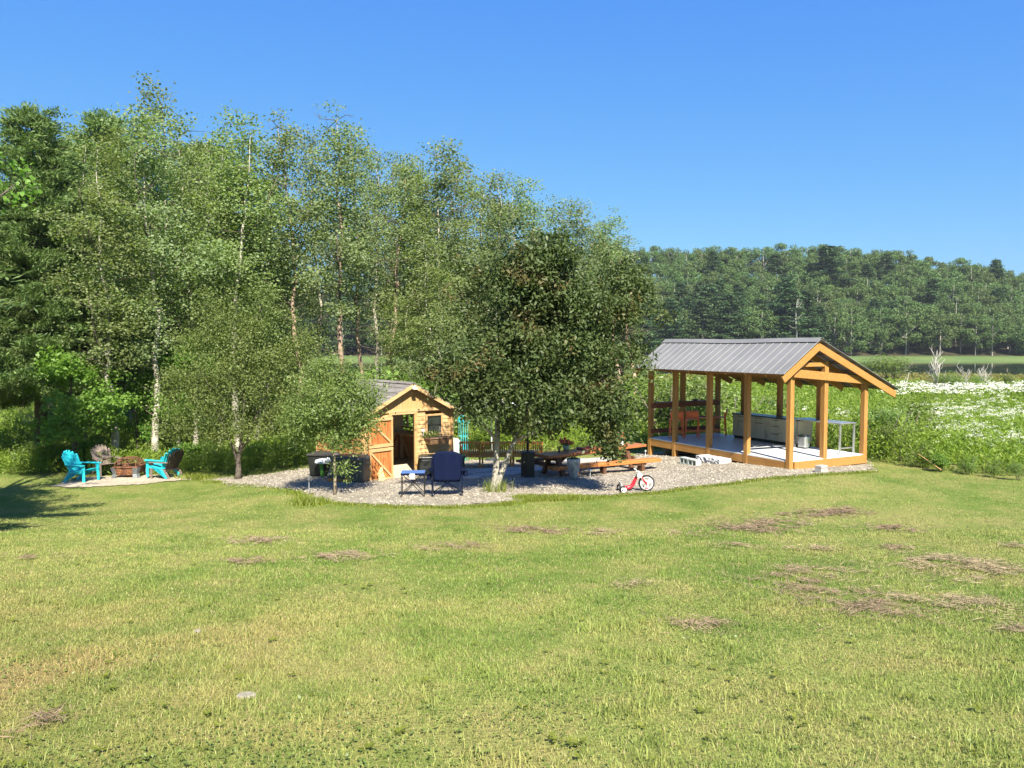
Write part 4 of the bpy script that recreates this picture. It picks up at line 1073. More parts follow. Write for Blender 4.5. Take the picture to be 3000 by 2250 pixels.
# draped grey tarp between the two boxes
c0 = b_+Vector((.42, .10, 0)); m = MB(); vs = []; N_ = 14
for i in range(N_+1):
    for j in range(N_+1):
        u, v_ = i/N_, j/N_
        x = (u-.25)*.62*(1-.35*v_)+.30*(v_)*0; z = .62*(1-v_)+.01; y = -.18*math.sin(v_*1.4)-.12*v_+.035*math.sin(u*14+v_*3)+.02*math.sin(u*25)
        x -= .22*v_
        vs.append((c0.x+x+.12, c0.y+y, c0.z+z))
o = m.add(vs, [(i*(N_+1)+j, i*(N_+1)+j+1, (i+1)*(N_+1)+j+1, (i+1)*(N_+1)+j) for i in range(N_) for j in range(N_)]).build('grey_tarp', M['tarp'], None, smooth=True)
sol = o.modifiers.new('t', 'SOLIDIFY'); sol.thickness = .008; tag(o, 'dusty grey tarp draped down between the black bin and the charcoal box', 'tarp')
o = blob('plastic_bag', at_y(953, 1357, c0.y-.15), (.19, .11, .10), M['paper'], 5, amp=.95, flat=.5); tag(o, 'crumpled white plastic bag on the edge of the black bin', 'bag')
o = blob('duffel_bag', at_y(1018, 1338, b_.y+.55), (.26, .2, .09), plain('grey_bag', (.22, .23, .25), .7), 9, amp=.25, flat=.6); tag(o, 'soft grey bag resting on top of the charcoal deck box', 'bag')
gpq = on_g(944, 1399); m = MB(); m.beam((gpq.x, gpq.y+.05, gpq.z), (gpq.x-.03, gpq.y+.0, gpq.z+.40), .10, .03, up=(0, 1, 0)); o = m.build('green_board', M['green_toy'], None, .01); tag(o, 'bright green board standing against the black bin', 'board')
t0, t1 = on_g(962, 1412), on_g(1030, 1414); m = MB(); m.beam(t0+Vector((0, -.02, .05)), t1+Vector((0, -.04, .05)), .10, .10); o = m.build('timber_beam', M['beam'], None, .005); tag(o, 'short orange-brown timber lying in front of the charcoal deck box', 'timber')
# plank propping the door
w0 = on_g(1121, 1409); m = MB(); m.beam((w0.x, w0.y-.02, w0.z), (w0.x-.20, w0.y+.33, w0.z+.52), .17, .035, up=(0, -1, .4)); o = m.build('wooden_plank', M['pine_new'], None, .004); tag(o, 'fresh pine plank leaning against the lower half of the open shed door', 'plank')
# thin stake
w0 = on_g(905, 1443); m = MB(); m.tube([(0, 0, -.05), (.01, 0, .42)], .009, 6); o = m.build('garden_stake', M['galv'], None, loc=w0); tag(o, 'thin whitish stake in the gravel left of the young tree', 'stake')
# ---- camping chair (seen from behind; local -y is towards the camera)
cc = thing('camping_chair', 'navy folding camping chair with crossed legs, back to the camera', 'camping chair', on_g(1309, 1458)+Vector((0, .12, 0)), A(3))
m = MB(); K, J = 16, 12; vs = []
for j in range(J+1):
    for i in range(K+1):
        u, v_ = -1+2*i/K, j/J
        w = .30+.055*v_; z = .36+.70*v_; 
        top = 0 if v_ < .9 else 0
        zz = z-.10*abs(u)**4*v_**6; w = w*(1-.10*v_**6)
        y = -.10*v_-.03-.045*(1-u*u)*(1-v_*.3)+.008*math.sin(u*9)*(.3+v_)
        vs.append((u*w, y, zz))
fs = [(j*(K+1)+i, j*(K+1)+i+1, (j+1)*(K+1)+i+1, (j+1)*(K+1)+i) for j in range(J) for i in range(K)]
o = m.add(vs, fs).build('backrest', M['navy'], cc, smooth=True); sol = o.modifiers.new('t', 'SOLIDIFY'); sol.thickness = .02
m = MB(); vs = []
for j in range(7):
    for i in range(K+1): u, v_ = -1+2*i/K, j/6; vs.append((u*.31, .0+.50*v_, .42-.05*(1-u*u)+.02*v_))
o = m.add(vs, [(j*(K+1)+i, j*(K+1)+i+1, (j+1)*(K+1)+i+1, (j+1)*(K+1)+i) for j in range(6) for i in range(K)]).build('seat', M['navy'], cc, smooth=True); sol = o.modifiers.new('t', 'SOLIDIFY'); sol.thickness = .02
m = MB(); m.box(0, -.005, .40, .60, .02, .12); m.build('seat_flap', M['navy'], cc, .01)
for s_ in (-1, 1):
    m = MB(); m.tube([(s_*.345, -.03, .02), (s_*.34, -.03, .40), (s_*.35, -.12, .92)], .011, 6); m.build('back_pole', M['navy'], cc)
    m = MB(); m.tube([(s_*.33, -.05, .02), (-s_*.33, -.02, .58)], .011, 6); m.build('leg', M['navy'], cc)
    m = MB(); m.tube([(s_*.34, .50, .02), (s_*.33, -.0, .42)], .011, 6); m.tube([(s_*.33, -.03, .02), (s_*.34, .50, .42)], .011, 6); m.tube([(s_*.33, .50, .02), (-s_*.33, .52, .42)], .011, 6); m.build('leg', M['black'], cc)
    m = MB(); vs = [(s_*(.34+dx), yy, zz-dz) for dz in (0, .03) for (dx, yy, zz) in ((-.03, -.10, .63), (.07, -.06, .62), (.09, .45, .60), (-.03, .45, .60))]
    m.add(vs, [(0, 1, 2, 3), (7, 6, 5, 4), (0, 4, 5, 1), (1, 5, 6, 2), (2, 6, 7, 3), (3, 7, 4, 0)]); m.build('armrest', M['navy'], cc, .01)
    m = MB(); m.lathe([(0, -.13), (.045, -.13), (.055, 0), (.05, 0), (.04, -.12), (0, -.12)], 14, (s_*.42, .12 if s_ < 0 else .20, .50 if s_ < 0 else .56)); m.build('cup_holder', M['navy'], cc)
    for yy in (-.03, .5): m = MB(); m.lathe([(0, 0), (.028, 0), (.03, .03), (0, .035)], 10, (s_*.34, yy, 0)); m.build('foot', M['black'], cc)
# ---- folding side table
ft = thing('folding_table', 'small folding camp table with blue top and a white tag', 'side table', on_g(1208, 1458)+Vector((0, .18, 0)), A(4))
m = MB(); m.box(0, 0, .555, .54, .40, .022); m.build('tabletop', M['navy_l'], ft, .006)
m = MB(); m.box(-.0, -.203, .535, .54, .006, .05); m.box(0, .203, .535, .54, .006, .05); m.build('top_edge', M['navy'], ft)
m = MB(); m.box(-.01, -.212, .49, .11, .004, .12); m.build('paper_tag', M['paper'], ft)
for y_ in (-.19, .19):
    for s_ in (-1, 1):
        m = MB(); m.tube([(s_*.26, y_, .0), (s_*.255, y_, .54)], .009, 6); m.build('leg', M['black'], ft)
        m = MB(); m.tube([(s_*.25, y_+.012*s_, .04), (-s_*.22, y_+.012*s_, .52)], .009, 6); m.build('cross_leg', M['black'], ft)
# ---- tricycle, heading to the right
pr_, pf_ = on_g(1822, 1440), on_g(1897, 1437.5)
tv = pf_-pr_; ta_ = math.atan2(tv.y, tv.x)
tk = thing('tricycle', 'red ride-on tricycle with large black and white front wheel', 'tricycle', pr_, math.radians(6))
FX = .60; FR, RR = .195, .082
def wheel(x, y, r, wd, name, parent):
    m = MB(); m.lathe([(r*.80, -wd/2), (r*.97, -wd/2), (r, -wd*.3), (r, wd*.3), (r*.97, wd/2), (r*.80, wd/2), (r*.80, -wd/2)], 32, (x, y, r), 'y'); w = m.build(name, M['rubber'], parent, smooth=False)
    m = MB(); m.lathe([(r*.68, -wd*.35), (r*.81, -wd*.42), (r*.81, wd*.42), (r*.68, wd*.35), (r*.68, -wd*.35)], 32, (x, y, r), 'y'); m.lathe([(0, -wd*.55), (r*.2, -wd*.5), (r*.24, -wd*.3), (r*.24, wd*.3), (r*.2, wd*.5), (0, wd*.55)], 16, (x, y, r), 'y')
    for k in range(3):
        a = 2*math.pi*k/3+.5; sp_ = .42; pts = [(r*.2*math.cos(a-1.0), r*.2*math.sin(a-1.0)), (r*.71*math.cos(a-sp_), r*.71*math.sin(a-sp_)), (r*.71*math.cos(a), r*.71*math.sin(a)), (r*.71*math.cos(a+sp_), r*.71*math.sin(a+sp_)), (r*.2*math.cos(a+1.0), r*.2*math.sin(a+1.0))]
        m.prism(pts, -wd*.32, wd*.32, Matrix(((1, 0, 0, x), (0, 0, -1, y), (0, 1, 0, r), (0, 0, 0, 1))))
    m.build('rim', M['white'], w); return w
wheel(FX, 0, FR, .055, 'front_wheel', tk); wheel(0, -.17, RR, .06, 'rear_wheel', tk); wheel(0, .17, RR, .06, 'rear_wheel', tk)
m = MB(); m.tube([(0, -.14, RR), (0, .14, RR)], .018, 8)
m.build('axle', M['red'], tk)
m = MB(); m.tube([(-.02, 0, .10), (.10, 0, .085), (.20, 0, .10), (.27, 0, .17), (.32, 0, .28), (.37, 0, .36), (.43, 0, .385)], [.045, .05, .05, .045, .04, .035, .03], 10); m.tube([(.02, -.15, .10), (.12, 0, .09), (.02, .15, .10)], [.025, .045, .025], 8); m.build('frame', M['red'], tk, smooth=True)
for s_ in (-1, 1):
    m = MB(); m.tube([(.42, s_*.02, .40), (.46, s_*.045, .34), (.54, s_*.05, .24), (FX, s_*.05, FR)], [.028, .026, .022, .02], 8); m.build('fork', M['red'], tk, smooth=True)
    m = MB(); m.tube([(FX, s_*.055, FR), (FX-.03, s_*.075, FR-.10), (FX-.03, s_*.09, FR-.10)], .008, 6); m.box(FX-.03, s_*.12, FR-.105, .085, .065, .025); m.build('pedal', M['red'], tk)
    m = MB(); m.tube([(.40, 0, .43), (.37, s_*.10, .50), (.36, s_*.19, .505)], .010, 6); m.tube([(.36, s_*.16, .505), (.355, s_*.24, .505)], .015, 8); m.build('handlebar', M['white'], tk)
m = MB(); m.add([(.33, -.08, .36), (.45, -.09, .33), (.49, -.07, .40), (.40, -.06, .50), (.33, .08, .36), (.45, .09, .33), (.49, .07, .40), (.40, .06, .50)], [(0, 1, 2, 3), (7, 6, 5, 4), (0, 4, 5, 1), (1, 5, 6, 2), (2, 6, 7, 3), (3, 7, 4, 0)]); m.build('handlebar_bag', M['cloth'], tk, .012)
m = MB(); m.tube([(.36, -.17, .50), (.40, -.18, .40), (.47, -.16, .26), (.50, -.17, .20)], .005, 4); m.tube([(.36, -.18, .50), (.36, -.19, .42), (.33, -.18, .33)], .005, 4); m.build('streamer', M['white'], tk)
m = MB(); m.add([(-.07, -.10, .235), (-.04, -.10, .10), (.10, -.10, .11), (.03, -.08, .135), (-.03, -.09, .22), (-.07, .10, .235), (-.04, .10, .10), (.10, .10, .11), (.03, .08, .135), (-.03, .09, .22)],
      [(0, 1, 2, 3, 4), (9, 8, 7, 6, 5), (0, 5, 6, 1), (1, 6, 7, 2), (2, 7, 8, 3), (3, 8, 9, 4), (4, 9, 5, 0)]); m.build('seat', M['grey_seat'], tk, .012)
# window-box plants
wp = thing('window_box_plants', 'yellow-green leafy plants growing in the shed window box', 'plants', SO+Vector((SF.x*1.05+.643*-.16*-1*-1, SF.y*1.05-.16*.766, 1.06)), SA)
rn = np.random.default_rng(9); N = 420; c = np.stack([rn.uniform(-.27, .27, N), rn.uniform(-.08, .08, N), rn.uniform(0, .20, N)*rn.uniform(.5, 1, N)], 1)
V, Fq = leaf_quads(c, rn.normal(0, .6, (N, 3))+[0, 0, 1], rn.normal(0, 1, (N, 3))+[0, -1, 0.3], rn.uniform(.04, .08, N), rn.uniform(.015, .03, N)); np_mesh('foliage', V, Fq, M['leaf_bush'], wp, {'v': rn.random(N)})
m = MB()
for x_ in (-.30, -.20, .30, .34): m.tube([(x_, 0, 0), (x_+.02, -.02, .26+.06*math.sin(x_*9))], .005, 4)
m.build('stems', M['dead'], wp)
for px, py, lb in ((1256, 1268, 'small white plant label stuck in the left side of the window box'),):
    o = MB().box(0, 0, 0, .09, .004, .06).build('plant_label', M['paper'], None, loc=wp.location+Vector((-.17, -.22, .22))); tag(o, lb, 'plant label')
m = MB(); m.tube([(0, 0, -.16), (0, 0, 0)], .004, 4); m.build('label_stick', M['paper'], o)
# ================================================================== TREES
def tree(name, label, cat, p, seed, stems, blobs, leaf_mat, bark_mat, leaf=(.09, .05), per=34, sigma=.2, twig=.012, group=None, up=.35, trunk_r=.1, main=9, rz=0.0, dead=0):
    """stems: list of polylines with radii [(x,y,z,r)...]; blobs: [(centre, radii, n clusters)] ; returns root"""
    rn = np.random.default_rng(seed)
    root = thing(name, label, cat, p, rz, group)
    m = MB(); mb2 = MB(); nodes = []; nr = []
    for si_, st_ in enumerate(stems):
        pts = [Vector(q[:3]) for q in st_]; rad = [q[3] for q in st_]
        P_ = []; R_ = []
        for i in range(len(pts)-1):
            L_ = (pts[i+1]-pts[i]).length; k = max(1, int(L_/.35))
            for j in range(k): f = j/k; P_.append(pts[i].lerp(pts[i+1], f)); R_.append(rad[i]*(1-f)+rad[i+1]*f)
        P_.append(pts[-1]); R_.append(rad[-1])
        for i in range(1, len(P_)-1): P_[i] = P_[i]+Vector((rn.normal(0, .018), rn.normal(0, .018), 0))
        (m if si_ < main else mb2).tube(P_, R_, 8, True)
        nodes += [tuple(q) for q in P_]; nr += R_
    m0 = m; m = mb2
    cs = []
    for c0, r0, n in blobs:
        d = norm(rn.normal(0, 1, (n, 3))); q = d*(rn.random((n, 1))**(1/2.1)); cs.append(np.array(c0)+q*np.array(r0))
    cs = np.concatenate(cs)
    axis = np.array(nodes)
    d0 = np.array([np.min(np.linalg.norm(axis-c, axis=1)) for c in cs]); order = np.argsort(d0); cs = cs[order]
    base_n = len(nodes)
    NP = np.zeros((base_n+len(cs)*4, 3)); NR = np.zeros(base_n+len(cs)*4); NP[:base_n] = nodes; NR[:base_n] = nr; cnt = base_n
    for c in cs:
        d = NP[:cnt]-c; dist = np.linalg.norm(d, axis=1); dz = c[2]-NP[:cnt, 2]
        cost = dist+np.where(dz < .12*dist, 1.1*dist*.6, 0)+np.where(NR[:cnt] < .006, .15, 0)
        i = int(np.argmin(cost)); a = NP[i]; r0 = min(NR[i]*.75, max(twig*.7, .011*dist[i]+twig*.6)); L_ = dist[i]
        pts = []
        K = 4
        for k in range(K+1):
            f = k/K; q = a*(1-f)+c*f; q = q+np.array([0, 0, math.sin(f*math.pi)*L_*.10])+(rn.normal(0, .03*L_+.004, 3) if 0 < k < K else 0); pts.append(q)
        rad = [r0*(1-f*.62) for f in (0, .25, .5, .75, 1)]
        m.tube(pts, rad, 4 if r0 < .02 else 5, False)
        for k in range(1, K+1): NP[cnt] = pts[k]; NR[cnt] = rad[k]; cnt += 1
    for k in range(dead):
        i = rn.integers(0, base_n); a = np.array(nodes[i]); az = rn.uniform(0, 6.28); L_ = rn.uniform(.4, 1.3)
        if a[2] < 1.0: continue
        d = np.array([math.cos(az), math.sin(az), rn.uniform(-.1, .7)]); pts = [a, a+d*L_*.5+rn.normal(0, .05, 3), a+d*L_+rn.normal(0, .12, 3)]
        m.tube(pts, [.014, .01, .005], 4, False)
        m.tube([pts[1], pts[1]+rn.normal(0, .25, 3)+np.array([0, 0, .1])], [.008, .004], 3, False)
    m0.build('trunk', bark_mat, root, smooth=True); m.build('branches', M['twig'], root, smooth=True)
    wgt = rn.choice([.45, .8, 1.1, 1.75], len(cs), p=[.28, .27, .25, .20]); cnts = np.maximum(4, (per*wgt).astype(int)); N = int(cnts.sum())
    sg = np.repeat(sigma*(.55+.45*wgt)*rn.uniform(.8, 1.15, len(cs)), cnts)[:, None]
    cc_l = np.repeat(cs, cnts, 0); dl = np.clip(rn.normal(0, 1, (N, 3)), -1.7, 1.7); c = cc_l+dl*sg*np.array([1, 1, .72])
    ctr = cs.mean(0); out = norm(cc_l-ctr)
    d = norm(rn.normal(0, 1, (N, 3))*.8+norm(dl)*.8+[0, 0, -.2]); nm = norm(rn.normal(0, 1, (N, 3))*.75+[0, 0, up+.25]+out*.5+norm(dl)*.35)
    sz = rn.uniform(.6, 1.2, N)*np.repeat(rn.uniform(.85, 1.12, len(cs)), cnts)
    V, Fq = leaf_quads(c, d, nm, leaf[0]*sz, leaf[1]*sz)
    tint = np.clip(np.repeat(rn.random(len(cs)), cnts)*.62+rn.random(N)*.38, 0, 1)
    np_mesh('crown', V, Fq, leaf_mat, root, {'v': tint})
    return root

# ---- the big fruit tree in the middle
pb_ = on_g(1450, 1440)
X = lambda px, y: at_y(px, 1200, y).x-pb_.x
def rel(px, py, y):   # photo pixel at depth y -> coordinates relative to the trunk base
    q = at_y(px, py, y); return (q.x-pb_.x, q.y-pb_.y, q.z-pb_.z)
by = pb_.y
r1 = rel(1455, 1290, by); r2 = rel(1512, 1290, by+.1)
stems = [[(0-.04, 0, -.1, .15), (0.0, 0, .22, .095), (r1[0]-.03, .05, .7, .070), (r1[0]+.02, 0.0, r1[2], .062), (r1[0]+.0, .1, 2.2, .06), (r1[0]+.2, .2, 3.4, .04), (r1[0]+.3, .2, 4.6, .02)],
         [(.05, 0, -.1, .12), (.09, 0, .25, .08), (.26, .05, .72, .062), (r2[0], .1, r2[2], .052), (r2[0]+.35, .2, 2.1, .05), (r2[0]+.8, .3, 3.1, .032), (r2[0]+1.3, .3, 4.2, .015)],
         [(r2[0], .1, r2[2], .05), (1.3, -.1, 1.6, .035), (2.1, -.2, 2.3, .015)], [(r1[0], 0, r1[2], .045), (-.6, -.2, 2.0, .03), (-1.2, -.3, 2.9, .015)]]
def E(px, py, wpx, hpx, dy, ry, n):
    y = by+dy; q = rel(px, py, y); k = y/F; return (q, (wpx/2*k, ry, hpx/2*k), n)
blobs = [E(1585, 930, 440, 420, -.3, 1.6, 170), E(1500, 1010, 330, 360, -.5, 1.4, 75), E(1330, 1090, 200, 150, -1.3, .6, 40), E(1720, 1000, 340, 450, .1, 1.5, 140), E(1580, 1130, 470, 230, -.4, 1.6, 105), E(1590, 960, 760, 620, -.5, 1.5, 46),
         E(1520, 800, 210, 170, -.8, .8, 56), E(1770, 1215, 170, 190, -.5, .7, 56), E(1400, 1080, 210, 190, -.9, .9, 50), E(1830, 870, 130, 240, .4, .9, 50), E(1570, 1245, 190, 80, 0, .9, 26),
         E(1790, 1305, 90, 70, -.6, .4, 9), E(1420, 1190, 150, 120, -1.2, .5, 30), E(1630, 745, 180, 120, -.7, .6, 32)]
tree('fruit_tree', 'large dark-leaved fruit tree with two pale trunks in the middle of the gravel', 'tree', pb_, 11, stems, blobs, M['leaf_dark'], M['bark_grey'], (.105, .052), 96, .165, .012)
# ---- fruit tree left, over the gravel strip
pb_ = on_g(697, 1404); by = pb_.y
stems = [[(0, 0, -.1, .13), (.02, 0, .3, .085), (.0, 0, .62, .07), (.10, 0, 1.1, .055), (.2, .1, 2.2, .04), (.2, .1, 3.6, .02)], [(0, 0, .5, .05), (-.22, 0, 1.2, .038), (-.6, -.1, 2.2, .025), (-.9, -.1, 3.2, .012)], [(.05, 0, .7, .04), (.5, 0, 1.7, .03), (1.0, 0, 2.8, .014)]]
blobs = [E(700, 1120, 400, 320, 0, 1.7, 170), E(800, 1060, 290, 320, .2, 1.5, 110), E(590, 1180, 230, 220, 0, 1.2, 80), E(660, 960, 230, 190, 0, 1.0, 60), E(720, 1260, 340, 90, -.2, 1.0, 50), E(870, 1180, 220, 250, .3, 1.1, 70), E(700, 1100, 560, 460, .1, 1.9, 70), E(560, 1000, 150, 130, .2, .6, 24), E(640, 895, 110, 150, .1, .5, 26), E(775, 915, 120, 170, .1, .5, 30), E(515, 1120, 110, 170, -.1, .5, 26), E(890, 1020, 130, 150, .2, .5, 26), E(500, 1230, 120, 90, -.1, .5, 18)]
tree('fruit_tree', 'rounded apple tree with forked dark trunk left of the shed', 'tree', pb_, 12, stems, blobs, M['leaf_apple'], M['bark_dark'], (.080, .041), 62, .21, .012)
# ---- young tree in front of the deck boxes
pb_ = on_g(981, 1451); by = pb_.y
stems = [[(0, 0, -.05, .042), (-.01, 0, .5, .034), (-.03, 0, 1.0, .032), (-.04, 0, 1.18, .03), (.05, 0, 1.7, .018), (.12, 0, 2.6, .01)], [(-.04, 0, 1.15, .024), (-.20, 0, 1.38, .02), (-.45, 0, 1.9, .01)], [(-.04, 0, 1.17, .02), (.10, .05, 1.35, .016), (.5, .1, 1.9, .008)]]
blobs = [E(960, 1180, 290, 220, 0, 1.0, 130), E(1030, 1150, 170, 160, .1, .8, 50), E(890, 1230, 130, 130, 0, .7, 40), E(1065, 1220, 120, 110, -.1, .5, 30), E(970, 1170, 330, 280, 0, 1.1, 40), E(905, 1255, 150, 120, .1, .6, 40), E(990, 1290, 150, 60, -.1, .5, 22), E(960, 1075, 150, 90, 0, .6, 24), E(1010, 1370, 40, 70, -.1, .12, 5)]
tree('fruit_tree', 'young slim-trunked tree in front of the charcoal deck box', 'tree', pb_, 13, stems, blobs, M['leaf_apple'], M['bark_young'], (.070, .035), 62, .14, .009)

# ---- aspens: a few prototypes, copied along the edge of the wood
def aspen_proto(seed, H, r, base, lm, bk, dead=16, per=50, lean=0.0, leaf=(.082, .066), dens=1.0):
    rn = random.Random(seed); stem = []
    bx = by_ = 0.0
    n = 9
    for i in range(n+1):
        f = i/n; stem.append((bx+lean*f*H, by_, f*H*.97-(.3 if i == 0 else 0), .088*(H/11)*(1-f)**1.15+.006)); bx += rn.uniform(-.14, .14); by_ += rn.uniform(-.14, .14)
    stems = [stem]
    for k in range(2):
        i = rn.randint(3, 6); a = rn.uniform(0, 6.28); x0, y0, z0, r0 = stem[i]
        stems.append([(x0, y0, z0, r0*.6), (x0+.5*math.cos(a), y0+.5*math.sin(a), z0+1.0, r0*.45), (x0+.9*math.cos(a), y0+.9*math.sin(a), z0+2.4, r0*.2)])
    blobs = []; z = base*H
    while z < H:
        f = (z-base*H)/(H-base*H); prof = (math.sin(min(1, f*1.9+.15)*math.pi/2))*(1-max(0, f-.45)/.55*.72)
        rr_ = r*prof*rn.uniform(.75, 1.2); a = rn.uniform(0, 6.28); j = min(n, int(z/H*n))
        off = r*.38*(1-f*.5); blobs.append(((stem[j][0]+off*math.cos(a), stem[j][1]+off*math.sin(a), z), (rr_*.8, rr_*.8, .75), int(22*dens*(rr_/1.5)**1.2)+4)); z += rn.uniform(.42, .72)
    return tree('aspen_tree', 'x', 'tree', (0, 0, 0), seed, stems, blobs, lm, bk, leaf, per, .18, .010, None, .2, dead=dead, main=1)
protos = [aspen_proto(101, 12, 1.55, .30, M['leaf_aspen'], M['bark_pale']), aspen_proto(102, 11, 1.7, .24, M['leaf_aspen'], M['bark_pale']), aspen_proto(103, 12, 1.35, .42, M['leaf_aspen2'], M['bark_pink'], 26),
          aspen_proto(104, 11, 1.6, .34, M['leaf_aspen2'], M['bark_pale'], 20), aspen_proto(105, 10, 1.7, .18, M['leaf_aspen'], M['bark_pale'], 12), aspen_proto(106, 12, 1.1, .58, M['leaf_aspen2'], M['bark_pink'], 40, lean=.05)]
HP = [12, 11, 12, 11, 10, 12]
used = [False]*6
rr = random.Random(77)
AG = 'aspens along the edge of the wood'
common = 'slender pale-trunked aspen in the row behind the shed and fruit trees'
asp = [  # px, depth, top y, proto, xy scale, label
 (250, 30, 375, 1, 1.0, 'slender aspen partly covering the tall pine at the left'), (328, 26.2, 400, 0, 1.0, 'aspen with white trunk behind the grey-brown adirondack chair'),
 (455, 27, 318, 3, 1.1, 'aspen with white trunk directly behind the fire pit and right-hand chairs'), (478, 33, 248, 0, 1.25, 'tallest aspen, its bushy top rising above all others at the left'), (560, 29, 345, 4, 1.05, "aspen whose crown fills the skyline between the tall pine and the tallest aspen"),
 (395, 35, 345, 4, 1.15, "aspen behind the nested turquoise and brown chairs"), (640, 31, 385, 1, 1.05, "aspen just right of the tallest bushy aspen"), (700, 30, 335, 0, 1.2, 'broad aspen whose white forked trunk shows above the left apple tree'), (750, 33, 400, 3, 1.1, "aspen rising behind the left half of the round apple tree"), (610, 37, 400, 4, 1.2, "aspen set back between the two white-trunked ones"),
 (800, 36, 440, 4, 1.0, "aspen whose crown fills the dip left of the tree above the shed's left end"), (872, 33, 335, 2, 1.15, "aspen set back behind the forked broad one"), (985, 32, 318, 2, 1.2, 'tall aspen with long bare trunk above the left end of the shed roof'), (1045, 35, 380, 2, 1.0, "aspen with small crown over the gap left of the shed roof"), (930, 39, 370, 3, 1.1, "aspen with pinkish trunk left of the shed, beside the broad forked one"),
 (1118, 33, 470, 5, 1.15, 'sparse pinkish-trunked aspen leaning right above the shed, full of dead twigs'), (1098, 41, 425, 3, 1.2, 'aspen set far back, filling the dip above the left end of the shed ridge'), (1162, 42, 440, 3, 1.15, 'aspen set far back directly above the shed peak'), (1180, 38, 500, 5, 1.1, "aspen leaning against the tall bare-trunked one above the shed roof"), (1235, 35, 470, 3, 1.1, "aspen set back above the left end of the shed roof"), (1300, 35, 412, 3, 1.25, 'tallest aspen right of the shed with a pointed crown'),
 (1355, 38, 480, 0, 1.1, "sparse twiggy aspen right behind the leaning one"), (1450, 37, 488, 3, 1.15, "aspen filling the notch left of the tallest one right of the shed"), (1505, 40, 510, 3, 1.1, "aspen touching the tallest one right of the shed on its right side"), (1570, 40, 585, 3, 1.05, "aspen rising above the top left of the big fruit tree"), (1640, 42, 592, 5, 1.2, "aspen rising straight above the peak of the big fruit tree"), (1700, 39, 575, 3, 1.1, "aspen with round crown above the right half of the big fruit tree"), (1765, 44, 655, 3, 1.0, "thin twiggy aspen above the right shoulder of the big fruit tree"),
 (1812, 42, 640, 5, 1.2, "aspen leaning close beside the thin twiggy one above the big fruit tree"), (1868, 47, 690, 5, 1.3, 'last low sparse aspen at the right end of the row'), (1400, 42, 520, 1, 1.2, "low aspen showing at the right edge of the big fruit tree"), (1260, 31, 640, 4, 1.0, "aspen set back between the shed and the big fruit tree"), (1190, 30, 880, 4, .8, "short leafy aspen directly right of the shed peak")]
for px, y, ty, k, sc_, lb in asp:
    x = at_y(px, 1200, y).x; z0 = gz(x, y); H = at_y(px, ty, y).z-z0
    o = protos[k] if not used[k] else copy_tree(protos[k]); used[k] = True
    s_ = H/HP[k]/1.02
    o.location = (x, y, z0); o.scale = (sc_*1.3, sc_*1.3, s_); o.rotation_euler = (0, 0, rr.uniform(0, 6.28) if k != 5 or px != 1118 else -.2)
    o['label'] = lb; o['group'] = AG

# ---- white pine at the left
def pine(name, label, seed, H, r, base=.05, tuft=(.19, .042), per=50, dens=1.15, mat=None, low=1.0):
    rn = np.random.default_rng(seed); root = thing(name, label, 'tree', (0, 0, 0)); m = MB()
    m.tube([(0, 0, -.4), (.03, 0, H*.3), (-.04, .03, H*.65), (0, 0, H)], [H*.018, H*.014, H*.008, .012], 8)
    C_ = []; D_ = []
    z = base*H
    while z < H*.97:
        f = (z/H); R_ = r*(1-f)**.74*1.06*(.55+.45*min(1, (f+.02)/.25))*rn.uniform(.85, 1.12)+.15
        nb = max(4, int(7*dens)); a0_ = rn.uniform(0, 6.28)
        for b in range(nb):
            az = a0_+2*math.pi*b/nb+rn.normal(0, .18); L_ = R_*rn.uniform(.75, 1.12); rise = .05+.55*f**2+rn.normal(0, .05)
            pts = []
            for k in range(6):
                q = k/5; pts.append(np.array([math.cos(az)*L_*q, math.sin(az)*L_*q, z+rise*L_*q+.12*L_*(q**2.4)-.05*L_*math.sin(q*3.1)]))
            m.tube(pts, [.035*(1-f)+.012, .03*(1-f)+.010, .022*(1-f)+.008, .015, .009, .004], 4, False)
            nt = max(5, int(L_*5.0*dens))
            for s_ in range(nt):
                q = rn.uniform(.22, 1.0); kk = min(4, int(q*5)); fr = q*5-kk; p = pts[kk]*(1-fr)+pts[kk+1]*fr
                sd = rn.uniform(-1, 1)*(.20+.32*L_*(1-q)*.6); side = np.array([-math.sin(az), math.cos(az), 0])
                c = p+side*sd+np.array([math.cos(az), math.sin(az), 0])*abs(sd)*.35+np.array([0, 0, rn.normal(.04, .05)])
                C_.append(c); D_.append(norm(side*np.sign(sd)*.6+np.array([math.cos(az), math.sin(az), .35])))
        z += rn.uniform(.30, .50)*(1 if H > 8 else .8)
    for k in range(6): C_.append(np.array([0, 0, H-.1*k])); D_.append(np.array([0, 0, 1.]))
    C_ = np.array(C_); D_ = np.array(D_); N = len(C_)*per
    c = np.repeat(C_, per, 0)+rn.normal(0, 1, (N, 3))*[.15, .15, .06]; d = norm(np.repeat(D_, per, 0)*1.0+rn.normal(0, .55, (N, 3))+[0, 0, .25])
    V, Fq = leaf_quads(c, d, rn.normal(0, 1, (N, 3))+[0, 0, .6], rn.uniform(.7, 1.3, N)*tuft[0], np.full(N, tuft[1]))
    m.build('trunk', M['bark_dark'], root, smooth=True); np_mesh('crown', V, Fq, mat or M['needle'], root, {'v': rn.random(N)})
    return root
def place(o, px, y, ty, H, rz=0, sc_=1.0, label=None, copy=False):
    x = at_y(px, 1200, y).x; z0 = gz(x, y); hh = at_y(px, ty, y).z-z0; s_ = hh/H
    o.location = (x, y, z0); o.scale = (s_*sc_, s_*sc_, s_); o.rotation_euler = (0, 0, rz)
    if label: o['label'] = label
    return o
P1 = pine('pine_tree', 'tall feathery white pine filling the left edge behind the chairs', 201, 12.5, 4.0, .20)
